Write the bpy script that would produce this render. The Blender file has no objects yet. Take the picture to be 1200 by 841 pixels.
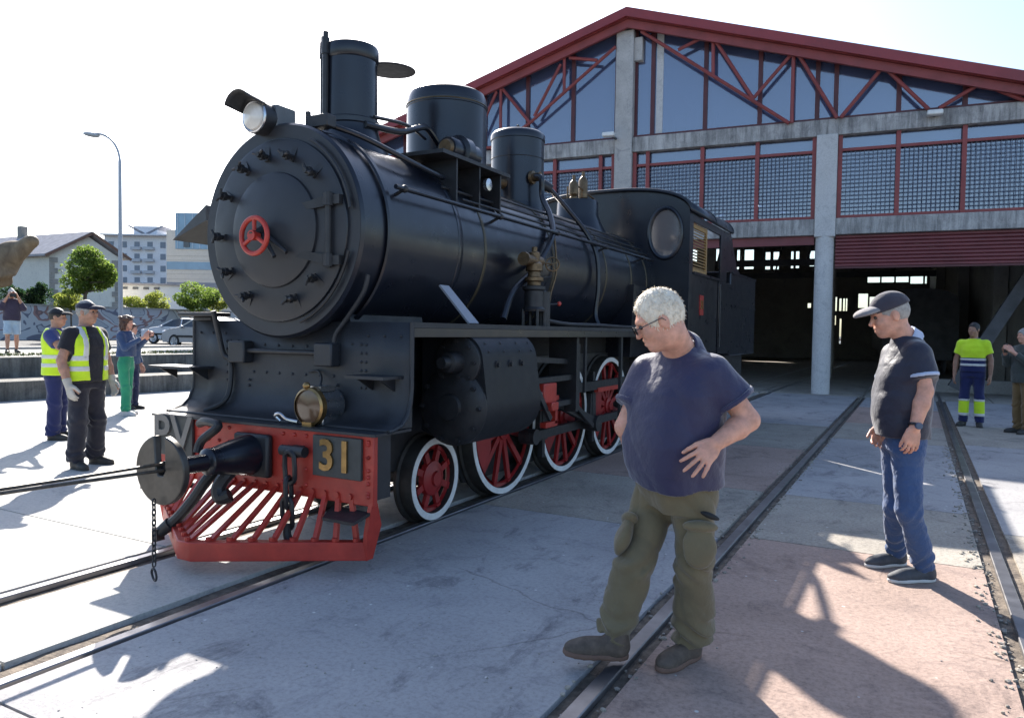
import bpy, bmesh, math, random
import numpy as np
from mathutils import Vector, Matrix
random.seed(7)
rng = np.random.default_rng(11)
scene = bpy.context.scene
COL = scene.collection
R = math.radians

# ------------------------------------------------------------------ camera
CAM_H, FPX, YAW, PITCH, ROLL = 1.5025, 874.9, 0.49632, 0.03724, 0.01434
F_ = Vector((-math.sin(YAW)*math.cos(PITCH), math.cos(YAW)*math.cos(PITCH), -math.sin(PITCH)))
R0 = Vector((math.cos(YAW), math.sin(YAW), 0)); U0 = R0.cross(F_)
R_ = math.cos(ROLL)*R0 + math.sin(ROLL)*U0
U_ = -math.sin(ROLL)*R0 + math.cos(ROLL)*U0
cam = bpy.data.objects.new('camera', bpy.data.cameras.new('camera'))
COL.objects.link(cam)
cam.matrix_world = Matrix(((R_.x, U_.x, -F_.x, 0), (R_.y, U_.y, -F_.y, 0), (R_.z, U_.z, -F_.z, CAM_H), (0, 0, 0, 1)))
cam.data.sensor_width = 36.0
cam.data.lens = 36.0*FPX/1200.0
cam.data.clip_start = 0.05
cam.data.clip_end = 3000
scene.camera = cam

def at(px, py, depth):
    """survey point: direction through a photo pixel, taken at a given distance along the view"""
    d = F_ + R_*((px-600)/FPX) - U_*((py-420.5)/FPX)
    return Vector((0, 0, CAM_H)) + d*depth

# ------------------------------------------------------------------ world, sun, exposure
SUN_EL, SUN_AZ = R(34.0), R(-45.0)
world = bpy.data.worlds.new('World'); scene.world = world
world.use_nodes = True
wn = world.node_tree.nodes; wl = world.node_tree.links
sky = wn.new('ShaderNodeTexSky'); sky.sky_type = 'NISHITA'; sky.sun_disc = False
sky.sun_elevation = SUN_EL; sky.sun_rotation = SUN_AZ
sky.altitude = 300; sky.air_density = 1.0; sky.dust_density = 2.0; sky.ozone_density = 2.6
bg = wn['Background']; bg.inputs['Strength'].default_value = 0.105
wl.new(sky.outputs['Color'], bg.inputs['Color'])
sun = bpy.data.objects.new('sun', bpy.data.lights.new('sun', 'SUN'))
COL.objects.link(sun)
sun.data.energy = 4.6; sun.data.angle = R(0.53); sun.data.color = (1.0, 0.94, 0.86)
sd = Vector((math.sin(SUN_AZ)*math.cos(SUN_EL), math.cos(SUN_AZ)*math.cos(SUN_EL), math.sin(SUN_EL)))
sun.rotation_euler = sd.to_track_quat('Z', 'Y').to_euler()
vs = scene.view_settings
vs.view_transform = 'Standard'; vs.look = 'None'; vs.exposure = 1.5; vs.gamma = 1.0; vs.use_curve_mapping = False
scene.render.engine = 'CYCLES'
scene.cycles.use_denoising = True
scene.cycles.max_bounces = 8
scene.cycles.transparent_max_bounces = 16
scene.cycles.sample_clamp_indirect = 8

# ------------------------------------------------------------------ materials
MATS = {}
def mat(name, base, rough=0.6, metal=0.0, var=0.12, scale=6.0, bump=0.0, bscale=60.0, spec=0.5, coat=0.0,
        base2=None, coords='obj', rvar=0.0, dist=0.0, sheen=0.0, per_obj=0.0, detail=6.0, emit=0.0, stretch=None, bdist=0.01, sss=0.0):
    """Principled material: two tones of one paint or stone mixed by noise, fine bump, uneven gloss"""
    if name in MATS: return MATS[name]
    m = bpy.data.materials.new(name); m.use_nodes = True
    nt = m.node_tree; N = nt.nodes; L = nt.links; b = N['Principled BSDF']
    b.inputs['Roughness'].default_value = rough; b.inputs['Metallic'].default_value = metal
    b.inputs['Specular IOR Level'].default_value = spec
    if coat: b.inputs['Coat Weight'].default_value = coat; b.inputs['Coat Roughness'].default_value = 0.12
    if sheen: b.inputs['Sheen Weight'].default_value = sheen
    if sss: b.inputs['Subsurface Weight'].default_value = sss; b.inputs['Subsurface Scale'].default_value = 0.012
    if coords == 'obj':
        tc = N.new('ShaderNodeTexCoord'); co = tc.outputs['Object']
    else:
        tc = N.new('ShaderNodeNewGeometry'); co = tc.outputs['Position']
    if stretch:
        mp = N.new('ShaderNodeMapping'); mp.inputs['Scale'].default_value = stretch
        L.new(co, mp.inputs['Vector']); co = mp.outputs['Vector']
    nz = N.new('ShaderNodeTexNoise'); nz.inputs['Scale'].default_value = scale; nz.inputs['Detail'].default_value = detail
    nz.inputs['Roughness'].default_value = 0.62; nz.inputs['Distortion'].default_value = dist
    L.new(co, nz.inputs['Vector'])
    ramp = N.new('ShaderNodeValToRGB')
    c2 = base2 if base2 else tuple(min(1, c*(1+var)) for c in base)
    c1 = base if base2 else tuple(c*(1-var) for c in base)
    ramp.color_ramp.elements[0].position = 0.33; ramp.color_ramp.elements[0].color = (*c1, 1)
    ramp.color_ramp.elements[1].position = 0.68; ramp.color_ramp.elements[1].color = (*c2, 1)
    L.new(nz.outputs['Fac'], ramp.inputs['Fac'])
    out = ramp.outputs['Color']
    if per_obj:
        oi = N.new('ShaderNodeObjectInfo'); mr = N.new('ShaderNodeMapRange')
        mr.inputs['To Min'].default_value = 1-per_obj; mr.inputs['To Max'].default_value = 1+per_obj
        L.new(oi.outputs['Random'], mr.inputs['Value'])
        mx = N.new('ShaderNodeVectorMath'); mx.operation = 'SCALE'
        L.new(out, mx.inputs[0]); L.new(mr.outputs['Result'], mx.inputs['Scale']); out = mx.outputs['Vector']
    L.new(out, b.inputs['Base Color'])
    if rvar:
        mr = N.new('ShaderNodeMapRange'); mr.inputs['To Min'].default_value = max(0.02, rough-rvar); mr.inputs['To Max'].default_value = min(1, rough+rvar)
        n2 = N.new('ShaderNodeTexNoise'); n2.inputs['Scale'].default_value = scale*2.7; n2.inputs['Detail'].default_value = 8
        L.new(co, n2.inputs['Vector']); L.new(n2.outputs['Fac'], mr.inputs['Value']); L.new(mr.outputs['Result'], b.inputs['Roughness'])
    if bump:
        n3 = N.new('ShaderNodeTexNoise'); n3.inputs['Scale'].default_value = bscale; n3.inputs['Detail'].default_value = 5
        bp = N.new('ShaderNodeBump'); bp.inputs['Strength'].default_value = bump; bp.inputs['Distance'].default_value = bdist
        L.new(co, n3.inputs['Vector']); L.new(n3.outputs['Fac'], bp.inputs['Height']); L.new(bp.outputs['Normal'], b.inputs['Normal'])
    if emit:
        b.inputs['Emission Color'].default_value = (*base, 1); b.inputs['Emission Strength'].default_value = emit
    MATS[name] = m
    return m

def concrete(name, base, dark, s1=0.9, coords='world', streak=False, bump=0.5, rough=0.85, per_obj=0.0, speck=0.5, stain=0.0):
    """weathered concrete: broad mottling, stains and fine grit"""
    if name in MATS: return MATS[name]
    m = bpy.data.materials.new(name); m.use_nodes = True
    nt = m.node_tree; N = nt.nodes; L = nt.links; b = N['Principled BSDF']
    b.inputs['Roughness'].default_value = rough; b.inputs['Specular IOR Level'].default_value = 0.3
    tc = N.new('ShaderNodeNewGeometry'); co = tc.outputs['Position']
    def noise(sc, det, vec=co, rgh=0.6, dis=0.0):
        n = N.new('ShaderNodeTexNoise'); n.inputs['Scale'].default_value = sc; n.inputs['Detail'].default_value = det
        n.inputs['Roughness'].default_value = rgh; n.inputs['Distortion'].default_value = dis; L.new(vec, n.inputs['Vector']); return n
    def ramp(src, p0, p1, c0, c1):
        r = N.new('ShaderNodeValToRGB'); r.color_ramp.elements[0].position = p0; r.color_ramp.elements[1].position = p1
        r.color_ramp.elements[0].color = (*c0, 1); r.color_ramp.elements[1].color = (*c1, 1); L.new(src, r.inputs['Fac']); return r
    def mul(a, bsock, f=1.0):
        x = N.new('ShaderNodeMix'); x.data_type = 'RGBA'; x.blend_type = 'MULTIPLY'; x.inputs['Factor'].default_value = f
        L.new(a, x.inputs['A']); L.new(bsock, x.inputs['B']); return x.outputs['Result']
    a = ramp(noise(s1, 8, dis=0.6).outputs['Fac'], 0.32, 0.66, dark, base)
    g = ramp(noise(38, 4, rgh=0.8).outputs['Fac'], 0.30, 0.55, (1-speck*0.55,)*3, (1, 1, 1))
    st = ramp(noise(3.1, 10, dis=1.4, rgh=0.72).outputs['Fac'], 0.33, 0.47, (0.66, 0.67, 0.70), (1, 1, 1))
    col = mul(mul(a.outputs['Color'], g.outputs['Color']), st.outputs['Color'], 0.8)
    if stain:
        wob = N.new('ShaderNodeMix'); wob.data_type = 'RGBA'; wob.blend_type = 'LINEAR_LIGHT'; wob.inputs['Factor'].default_value = 0.10
        L.new(co, wob.inputs['A']); L.new(noise(2.4, 6).outputs['Color'], wob.inputs['B'])
        vc = N.new('ShaderNodeTexVoronoi'); vc.feature = 'DISTANCE_TO_EDGE'; vc.inputs['Scale'].default_value = 0.42; L.new(wob.outputs['Result'], vc.inputs['Vector'])
        ck = ramp(vc.outputs['Distance'], 0.0, 0.003, (0.62, 0.61, 0.60), (1, 1, 1))
        ckm = ramp(noise(0.7, 3).outputs['Fac'], 0.48, 0.56, (0, 0, 0), (1, 1, 1))
        cx = N.new('ShaderNodeMix'); cx.data_type = 'RGBA'; cx.blend_type = 'MULTIPLY'; L.new(ckm.outputs['Color'], cx.inputs['Factor']); L.new(col, cx.inputs['A']); L.new(ck.outputs['Color'], cx.inputs['B']); col = cx.outputs['Result']
        mp = N.new('ShaderNodeMapping'); mp.inputs['Scale'].default_value = (1.0, 0.55, 1.0); mp.inputs['Rotation'].default_value = (0, 0, 0.6); L.new(co, mp.inputs['Vector'])
        bl = ramp(noise(1.9, 12, vec=mp.outputs['Vector'], rgh=0.78, dis=0.5).outputs['Fac'], 0.54, 0.63, (1, 1, 1), (0.42, 0.42, 0.45))
        col = mul(col, bl.outputs['Color'], stain)
        vo = N.new('ShaderNodeTexVoronoi'); vo.inputs['Scale'].default_value = 7.0; vo.inputs['Randomness'].default_value = 1.0; L.new(co, vo.inputs['Vector'])
        sp = ramp(vo.outputs['Distance'], 0.045, 0.075, (1, 1, 1), (0, 0, 0))
        ad = N.new('ShaderNodeMix'); ad.data_type = 'RGBA'; ad.inputs['B'].default_value = (0.62, 0.61, 0.58, 1)
        vr = N.new('ShaderNodeMath'); vr.operation = 'GREATER_THAN'; vr.inputs[1].default_value = 0.62; sc_ = N.new('ShaderNodeSeparateColor'); L.new(vo.outputs['Color'], sc_.inputs[0]); L.new(sc_.outputs[0], vr.inputs[0])
        mm = N.new('ShaderNodeMath'); mm.operation = 'MULTIPLY'; L.new(sp.outputs['Color'], mm.inputs[0]); L.new(vr.outputs[0], mm.inputs[1]); L.new(mm.outputs[0], ad.inputs['Factor']); L.new(col, ad.inputs['A']); col = ad.outputs['Result']
    if streak:
        mp = N.new('ShaderNodeMapping'); mp.inputs['Scale'].default_value = (3.2, 3.2, 0.35); L.new(co, mp.inputs['Vector'])
        s = ramp(noise(2.2, 9, vec=mp.outputs['Vector'], rgh=0.75).outputs['Fac'], 0.38, 0.58, (0.38, 0.38, 0.39), (1, 1, 1))
        col = mul(col, s.outputs['Color'], 0.85)
    if per_obj:
        oi = N.new('ShaderNodeObjectInfo'); mr = N.new('ShaderNodeMapRange')
        mr.inputs['To Min'].default_value = 1-per_obj; mr.inputs['To Max'].default_value = 1+per_obj
        L.new(oi.outputs['Random'], mr.inputs['Value'])
        mx = N.new('ShaderNodeVectorMath'); mx.operation = 'SCALE'
        L.new(col, mx.inputs[0]); L.new(mr.outputs['Result'], mx.inputs['Scale']); col = mx.outputs['Vector']
    L.new(col, b.inputs['Base Color'])
    bp = N.new('ShaderNodeBump'); bp.inputs['Strength'].default_value = bump; bp.inputs['Distance'].default_value = 0.012
    L.new(noise(26, 9, rgh=0.75).outputs['Fac'], bp.inputs['Height']); L.new(bp.outputs['Normal'], b.inputs['Normal'])
    MATS[name] = m
    return m

def glass(name, tint=(0.55, 0.62, 0.66), refl=0.12, rough=0.02, painted_refl=0.0, dcol=(0.2, 0.22, 0.25)):
    """window glass: tinted see-through sheet with a Fresnel reflection"""
    if name in MATS: return MATS[name]
    m = bpy.data.materials.new(name); m.use_nodes = True
    nt = m.node_tree; N = nt.nodes; L = nt.links; N.remove(N['Principled BSDF'])
    tr = N.new('ShaderNodeBsdfTransparent'); tr.inputs['Color'].default_value = (*tint, 1)
    gl = N.new('ShaderNodeBsdfGlossy'); gl.inputs['Roughness'].default_value = rough
    lw = N.new('ShaderNodeFresnel'); lw.inputs['IOR'].default_value = 1.5
    mr = N.new('ShaderNodeMapRange'); mr.inputs['From Min'].default_value = 0.04; mr.inputs['From Max'].default_value = 1
    mr.inputs['To Min'].default_value = refl; mr.inputs['To Max'].default_value = 1.0
    mx = N.new('ShaderNodeMixShader')
    L.new(lw.outputs['Fac'], mr.inputs['Value']); L.new(mr.outputs['Result'], mx.inputs['Fac'])
    under = tr.outputs[0]
    if painted_refl:  # diffuse share whose colour stands in for reflected surroundings
        df = N.new('ShaderNodeBsdfDiffuse'); df.inputs['Color'].default_value = (*dcol, 1); m2 = N.new('ShaderNodeMixShader'); m2.inputs[0].default_value = painted_refl
        L.new(tr.outputs[0], m2.inputs[1]); L.new(df.outputs[0], m2.inputs[2]); under = m2.outputs[0]
    L.new(under, mx.inputs[1]); L.new(gl.outputs[0], mx.inputs[2]); L.new(mx.outputs[0], N['Material Output'].inputs['Surface'])
    MATS[name] = m
    return m

# ------------------------------------------------------------------ objects
ROOT = {}
def tag(o, label=None, cat=None, group=None, kind=None):
    if label: o['label'] = label
    if cat: o['category'] = cat
    if group: o['group'] = group
    if kind: o['kind'] = kind
    return o
def thing(name, loc, label, cat, group=None, rz=0.0):
    o = bpy.data.objects.new(name, None); COL.objects.link(o)
    o.location = loc; o.rotation_euler = (0, 0, rz); o.empty_display_size = 0.2
    o['_w'] = 1
    ROOT[o.name] = Matrix.Translation(Vector(loc)) @ Matrix.Rotation(rz, 4, 'Z')
    return tag(o, label, cat, group)
def root_matrix(parent):
    """parts hold world-space meshes written relative to their thing's base"""
    while parent is not None:
        if parent.name in ROOT: return ROOT[parent.name]
        parent = parent.parent
    return Matrix.Identity(4)

def link_mesh(name, me, m, parent=None, loc=None, sharp=35.0, smooth=True):
    if m is not None and len(me.materials) == 0: me.materials.append(m)
    if smooth:
        me.polygons.foreach_set('use_smooth', [True]*len(me.polygons))
        if sharp and sharp < 180: me.set_sharp_from_angle(angle=R(sharp))
    o = bpy.data.objects.new(name, me); COL.objects.link(o)
    if parent is not None: o.parent = parent
    if loc is not None: o.location = loc
    return o

def inst(name, me, M, parent=None):
    """one more piece that shares its mesh; M is a world matrix"""
    o = bpy.data.objects.new(name, me); COL.objects.link(o)
    if parent is not None:
        o.parent = parent
        o.matrix_local = root_matrix(parent).inverted() @ M
    else:
        o.matrix_local = M
    return o

def basis(axis, up=None):
    a = Vector(axis).normalized()
    u = Vector(up) if up is not None else (Vector((0, 0, 1)) if abs(a.z) < 0.9 else Vector((0, 1, 0)))
    x = u.cross(a)
    if x.length < 1e-6: x = Vector((1, 0, 0)).cross(a)
    x.normalize(); y = a.cross(x)
    return x, y, a

class MB:
    """collects shapes, in world space, and links them as one mesh"""
    def __init__(s): s.v = []; s.f = []
    def add(s, vs_, fs):
        o = len(s.v); s.v.extend([tuple(v) for v in vs_]); s.f.extend([tuple(i+o for i in f) for f in fs]); return s
    def box(s, c, size, rz=0.0, M=None):
        x, y, z = [q/2 for q in size]
        vs_ = [Vector((sx*x, sy*y, sz*z)) for sz in (-1, 1) for sy in (-1, 1) for sx in (-1, 1)]
        Q = M if M is not None else Matrix.Rotation(rz, 3, 'Z')
        vs_ = [Vector(c) + Q @ v for v in vs_]
        return s.add(vs_, [(0, 2, 3, 1), (4, 5, 7, 6), (0, 1, 5, 4), (2, 6, 7, 3), (0, 4, 6, 2), (1, 3, 7, 5)])
    def bbox(s, lo, hi):
        return s.box([(a+b)/2 for a, b in zip(lo, hi)], [abs(b-a) for a, b in zip(lo, hi)])
    def bar(s, p0, p1, w, h, up=(0, 0, 1)):
        p0 = Vector(p0); p1 = Vector(p1); x, y, a = basis(p1-p0, up)
        vs_ = [p + x*(sx*w/2) + y*(sy*h/2) for p in (p0, p1) for sx, sy in ((-1, -1), (1, -1), (1, 1), (-1, 1))]
        return s.add(vs_, [(3, 2, 1, 0), (4, 5, 6, 7)] + [(i, (i+1) % 4, 4+(i+1) % 4, 4+i) for i in range(4)])
    def tube(s, pts, r, n=8, closed=False, caps=True):
        pts = [Vector(p) for p in pts]; k = len(pts); rs = r if isinstance(r, (list, tuple)) else [r]*k
        rings = []; px_ = None
        for i, p in enumerate(pts):
            if closed: t = pts[(i+1) % k]-pts[i-1]
            else: t = pts[min(i+1, k-1)]-pts[max(i-1, 0)]
            t.normalize()
            if px_ is None: x, y, _ = basis(t)
            else:
                x = px_ - t*px_.dot(t)
                if x.length < 1e-5: x, y, _ = basis(t)
                x.normalize(); y = t.cross(x)
            px_ = x
            rings.append([p + (x*math.cos(2*math.pi*j/n) + y*math.sin(2*math.pi*j/n))*rs[i] for j in range(n)])
        fs = []
        m = k if closed else k-1
        for i in range(m):
            for j in range(n):
                a = i*n+j; b_ = i*n+(j+1) % n; c = ((i+1) % k)*n+(j+1) % n; d = ((i+1) % k)*n+j
                fs.append((a, b_, c, d))
        if caps and not closed: fs += [tuple(reversed(range(n))), tuple((k-1)*n+j for j in range(n))]
        return s.add([v for rg in rings for v in rg], fs)
    def cyl(s, p0, p1, r0, r1=None, n=24, caps=True):
        r1 = r0 if r1 is None else r1
        return s.lathe([(r0, 0), (r1, (Vector(p1)-Vector(p0)).length)], p0, Vector(p1)-Vector(p0), n, caps)
    def lathe(s, prof, o, axis, n=32, caps=True, a0=0.0, a1=2*math.pi, up=None):
        x, y, a = basis(axis, up); o = Vector(o); full = abs(a1-a0-2*math.pi) < 1e-6
        m = n if full else n+1; vs_ = []
        for r, t in prof:
            for j in range(m):
                an = a0+(a1-a0)*j/n; vs_.append(o + a*t + (x*math.cos(an)+y*math.sin(an))*max(r, 1e-4))
        fs = []
        for i in range(len(prof)-1):
            for j in range(n if full else n):
                j2 = (j+1) % m; fs.append((i*m+j, i*m+j2, (i+1)*m+j2, (i+1)*m+j))
        if caps and full:
            fs.append(tuple(reversed(range(m)))); fs.append(tuple((len(prof)-1)*m+j for j in range(m)))
        return s.add(vs_, fs)
    def prism(s, pts, d):
        """closed polygon (world points) pushed along vector d"""
        d = Vector(d); n = len(pts); pts = [Vector(p) for p in pts]
        vs_ = pts + [p+d for p in pts]
        nrm = Vector((0, 0, 0))
        for i in range(n): nrm += pts[i].cross(pts[(i+1) % n])
        fs = [tuple(range(n)), tuple(range(2*n-1, n-1, -1))] + [(i, i+n, (i+1) % n+n, (i+1) % n) for i in range(n)]
        if nrm.dot(d) > 0: fs = [tuple(reversed(f)) for f in fs]
        return s.add(vs_, fs)
    def ball(s, c, r, n=12, m=8, M=None):
        rr = r if isinstance(r, (tuple, list)) else (r, r, r); c = Vector(c); vs_ = []; fs = []
        for i in range(m+1):
            th = math.pi*i/m
            for j in range(n):
                ph = 2*math.pi*j/n
                v = Vector((rr[0]*math.sin(th)*math.cos(ph), rr[1]*math.sin(th)*math.sin(ph), rr[2]*math.cos(th)))
                vs_.append(c + (M @ v if M is not None else v))
        for i in range(m):
            for j in range(n):
                fs.append((i*n+j, (i+1)*n+j, (i+1)*n+(j+1) % n, i*n+(j+1) % n))
        return s.add(vs_, fs)
    def torus(s, c, axis, R1, r, n=32, m=8, sx=1.0, sy=1.0, up=None):
        x, y, a = basis(axis, up); c = Vector(c)
        return s.tube([c + x*(R1*sx*math.cos(2*math.pi*i/n)) + y*(R1*sy*math.sin(2*math.pi*i/n)) for i in range(n)], r, m, closed=True)
    def sheet(s, rows):
        """grid of points"""
        n = len(rows[0]); vs_ = [p for r_ in rows for p in r_]
        return s.add(vs_, [(i*n+j, i*n+j+1, (i+1)*n+j+1, (i+1)*n+j) for i in range(len(rows)-1) for j in range(n-1)])
    def mesh(s, name, M=None):
        me = bpy.data.meshes.new(name)
        vs_ = s.v if M is None else [tuple(M @ Vector(v)) for v in s.v]
        me.from_pydata(vs_, [], s.f); me.validate(); me.update()
        return me
    def build(s, name, m, parent=None, sharp=35.0, smooth=True, bevel=0.0, kind=None, label=None, solid=0.0):
        me = s.mesh(name, root_matrix(parent).inverted() if parent is not None else None)
        bm = bmesh.new(); bm.from_mesh(me); bmesh.ops.recalc_face_normals(bm, faces=bm.faces)
        bm.to_mesh(me); bm.free()
        o = link_mesh(name, me, m, parent, None, sharp, smooth)
        if solid:
            md = o.modifiers.new('solid', 'SOLIDIFY'); md.thickness = solid; md.offset = 0
        if bevel:
            md = o.modifiers.new('bevel', 'BEVEL'); md.width = bevel; md.segments = 2; md.limit_method = 'ANGLE'; md.angle_limit = R(40)
        if kind: o['kind'] = kind
        if label: o['label'] = label
        return o

def text_mesh(txt, size, depth, spacing=1.0, bold=0.0):
    """letters as solid geometry, lying in XY, centred"""
    cu = bpy.data.curves.new('lettering', 'FONT'); cu.body = txt; cu.size = size; cu.extrude = depth/2
    cu.align_x = 'CENTER'; cu.align_y = 'CENTER'; cu.space_character = spacing; cu.offset = bold; cu.resolution_u = 3
    o = bpy.data.objects.new('lettering', cu); COL.objects.link(o)
    dg = bpy.context.evaluated_depsgraph_get(); dg.update()
    me = bpy.data.meshes.new_from_object(o.evaluated_get(dg))
    bpy.data.objects.remove(o); bpy.data.curves.remove(cu)
    return me

UNIT = {}
def unit_box(m, key):
    if key not in UNIT:
        me = MB().box((0, 0, 0), (1, 1, 1)).mesh(key); me.materials.append(m); UNIT[key] = me
    return UNIT[key]
def piece(name, lo, hi, m, parent=None, key=None):
    """rectangular piece sharing one mesh"""
    c = [(a+b)/2 for a, b in zip(lo, hi)]; s_ = [abs(b-a) for a, b in zip(lo, hi)]
    M = Matrix.Translation(c) @ Matrix.Diagonal((*s_, 1))
    return inst(name, unit_box(m, key or m.name+'_piece'), M, parent)
# ------------------------------------------------------------------ ground, slabs, rails
M_slab = concrete('yard_concrete', (0.43, 0.415, 0.405), (0.32, 0.31, 0.31), s1=0.8, per_obj=0.06, stain=0.7)
M_slabc = concrete('coarse_concrete', (0.43, 0.39, 0.33), (0.33, 0.295, 0.25), s1=1.4, per_obj=0.06, bump=0.9, speck=0.8, stain=0.6)
M_red = concrete('red_concrete', (0.45, 0.33, 0.275), (0.35, 0.255, 0.21), s1=1.1, per_obj=0.05, bump=0.8, speck=0.7, stain=0.5)
M_plaza = concrete('plaza_concrete', (0.50, 0.485, 0.45), (0.40, 0.39, 0.37), s1=0.5, per_obj=0.04)
M_base = concrete('ground_base', (0.20, 0.19, 0.17), (0.13, 0.12, 0.11), s1=2.0, bump=0.9)
M_dirt = mat('groove_dirt', (0.075, 0.06, 0.048), 0.95, var=0.5, scale=14, bump=1.0, bscale=45, coords='world', base2=(0.21, 0.17, 0.13))
M_rail = mat('rail_steel', (0.17, 0.165, 0.17), 0.36, metal=0.75, var=0.2, scale=3, rvar=0.12, coords='world', base2=(0.33, 0.325, 0.335))
M_rust = mat('rail_rust', (0.06, 0.04, 0.03), 0.85, var=0.4, scale=20, coords='world')

g = MB().sheet([[(x, y, -0.05) for x in (-700, -60, -15, 0, 20, 700)] for y in (-300, -10, 10, 40, 1000)])
ground = g.build('ground', M_base, smooth=False, kind='structure')

def slab(x0, x1, y0, y1, m, gap=0.007):
    g_ = gap; piece('concrete_slab', (x0+g_, y0+g_, -0.16), (x1-g_, y1-g_, 0.0), m, ground)
# between the narrow track and the broad track
for (a, b, m) in ((-3, 1.6, M_slab), (1.6, 5.55, M_slab), (5.55, 7.42, M_slabc), (7.42, 10.4, M_red), (10.4, 13.3, M_slabc), (13.3, 16.6, M_slab), (16.6, 20.3, M_slab)):
    slab(-3.275, -1.242, a, b, m)
# inside the broad track
for (a, b, m) in ((-3, 2.2, M_red), (2.2, 5.68, M_red), (5.68, 7.4, M_slabc), (7.4, 9.15, M_slab), (9.15, 11.9, M_slab), (11.9, 14.2, M_slabc), (14.2, 17.5, M_red), (17.5, 20.3, M_slab)):
    slab(-1.058, 0.432, a, b, m)
# right of the broad track
for i in range(6):
    for j in range(9):
        slab(0.628+i*3.2, 0.628+(i+1)*3.2, -4+j*2.7, -4+(j+1)*2.7, M_slab if (i+j) % 3 else M_slabc)
# inside the narrow track
for j in range(10):
    slab(-4.235, -3.515, -6+j*2.6, -6+(j+1)*2.6, M_plaza)
# the sunny yard on the left
for i in range(4):
    for j in range(10):
        slab(-15.6+i*2.7825, -15.6+(i+1)*2.7825, -8+j*2.83, -8+(j+1)*2.83, M_plaza)
# floor of the shed
for i in range(7):
    for j in range(6):
        slab(-19.2+i*5.2, -19.2+(i+1)*5.2, 20.3+j*5.6, 20.3+(j+1)*5.6, M_slabc, 0.01)
# dirt packed in the rail grooves
d = MB()
for x0, x1, zz in ((-4.475, -4.225, -0.030), (-3.525, -3.265, -0.030), (-1.275, -1.025, -0.028), (0.395, 0.675, -0.024)):
    n = 160; rows = []
    for k in range(7):
        rows.append([(x0+(x1-x0)*k/6, -8+28.5*j/n, zz+0.012*random.random()-0.004) for j in range(n+1)])
    d.sheet(rows)
o = d.build('groove_dirt', M_dirt, sharp=180); tag(o, 'packed dirt filling the grooves along the rails', None, None, 'stuff')
# crumbled concrete along the rails of the broad track
r = MB()
for k in range(900):
    y = random.uniform(1.2, 12); t = random.random()
    if t < 0.55: x = 0.43+random.gauss(0, 0.05)
    elif t < 0.85: x = -1.06+random.gauss(0, 0.03)
    else: x = -1.25+random.gauss(0, 0.02)
    s_ = random.uniform(0.004, 0.016)
    if abs(x+1.15) < 0.04 or abs(x-0.53) < 0.04: continue
    z = 0.002 if (x < 0.43 and x > -1.056) or x > .63 or x < -1.244 else -0.018
    Q = Matrix.Rotation(random.uniform(0, 6), 3, 'Z') @ Matrix.Rotation(random.uniform(-.5, .5), 3, 'X')
    r.ball((x, y, z+s_*0.2), (s_*random.uniform(.7, 1.6), s_, s_*0.6), 5, 3, Q)
o = r.build('concrete_rubble', M_slabc, sharp=20); tag(o, 'crumbled concrete crumbs beside the rails', None, None, 'stuff')

# loose grit on the slabs
r = MB()
for k in range(700):
    x = random.uniform(-3.2, 6 if k % 4 == 0 else -1.3); y = random.uniform(1.2, 7.5); s_ = random.uniform(.002, .0065)
    if -1.3 < x < -1.0 or .38 < x < .7: continue
    r.ball((x, y, s_*.4), (s_*random.uniform(.8, 1.6), s_, s_*.6), 5, 3, Matrix.Rotation(random.uniform(0, 6), 3, 'Z'))
o = r.build('loose_grit', mat('pale_grit', (0.50, 0.48, 0.45), 0.9, base2=(0.20, 0.18, 0.16), scale=9, coords='world'), sharp=20); tag(o, 'pale loose grit scattered on the concrete slabs', None, None, 'stuff')

def track(name, xs, y0, y1, label, lift, w=1.0):
    t = thing(name, (sum(xs)/2, y0, 0), label, 'track'); t['kind'] = 'structure'; del t['category']
    for x in xs:
        b = MB(); prof = [(-.032, -.004), (-.028, .001), (.028, .001), (.032, -.004), (.032, -.028), (.008, -.036), (.008, -.11), (.055, -.12), (.055, -.13), (-.055, -.13), (-.055, -.12), (-.008, -.11), (-.008, -.036), (-.032, -.028)]
        b.prism([(x+a*w, y0, z+lift) for a, z in prof], (0, y1-y0, 0)); b.build('rail', M_rail, t)
track('narrow_track', (-3.335, -4.395), -8, 58, 'narrow gauge track set in concrete under the locomotive', 0.004)
track('broad_track', (-1.15, 0.53), -8, 58, 'broad gauge track set in concrete leading into the shed', 0.004, 1.12)

# ------------------------------------------------------------------ steps, terrace, street
M_step = concrete('step_concrete', (0.30, 0.285, 0.25), (0.15, 0.145, 0.13), s1=1.3, streak=True, bump=0.9)
def skew_box(name, x0, x1, y0, y1, z0, z1, m, **k):
    sh = lambda x, y: x + 0.1035*(y-8)
    b = MB(); b.prism([(sh(x0, y0), y0, z0), (sh(x1, y0), y0, z0), (sh(x1, y1), y1, z0), (sh(x0, y1), y1, z0)], (0, 0, z1-z0))
    return b.build(name, m, bevel=k.get('bevel', 0.0), smooth=False)
o = skew_box('retaining_step', -16.9, -15.51, -14, 46, -0.1, 0.38, M_step, bevel=0.015)
tag(o, 'low concrete retaining step at the edge of the sunny yard', 'retaining wall')
o = skew_box('retaining_step', -17.4, -16.84, -14, 46, 0.2, 0.80, M_step, bevel=0.015)
tag(o, 'upper concrete retaining step below the terrace with the photographer', 'retaining wall')
M_ter = concrete('terrace_paving', (0.44, 0.42, 0.37), (0.34, 0.33, 0.29), s1=0.6)
o = skew_box('terrace', -22.6, -17.38, -14, 46, -0.1, 0.79, M_ter); o['kind'] = 'structure'
M_kerb = concrete('kerb_stone', (0.46, 0.45, 0.42), (0.34, 0.33, 0.31), s1=1.5)
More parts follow.
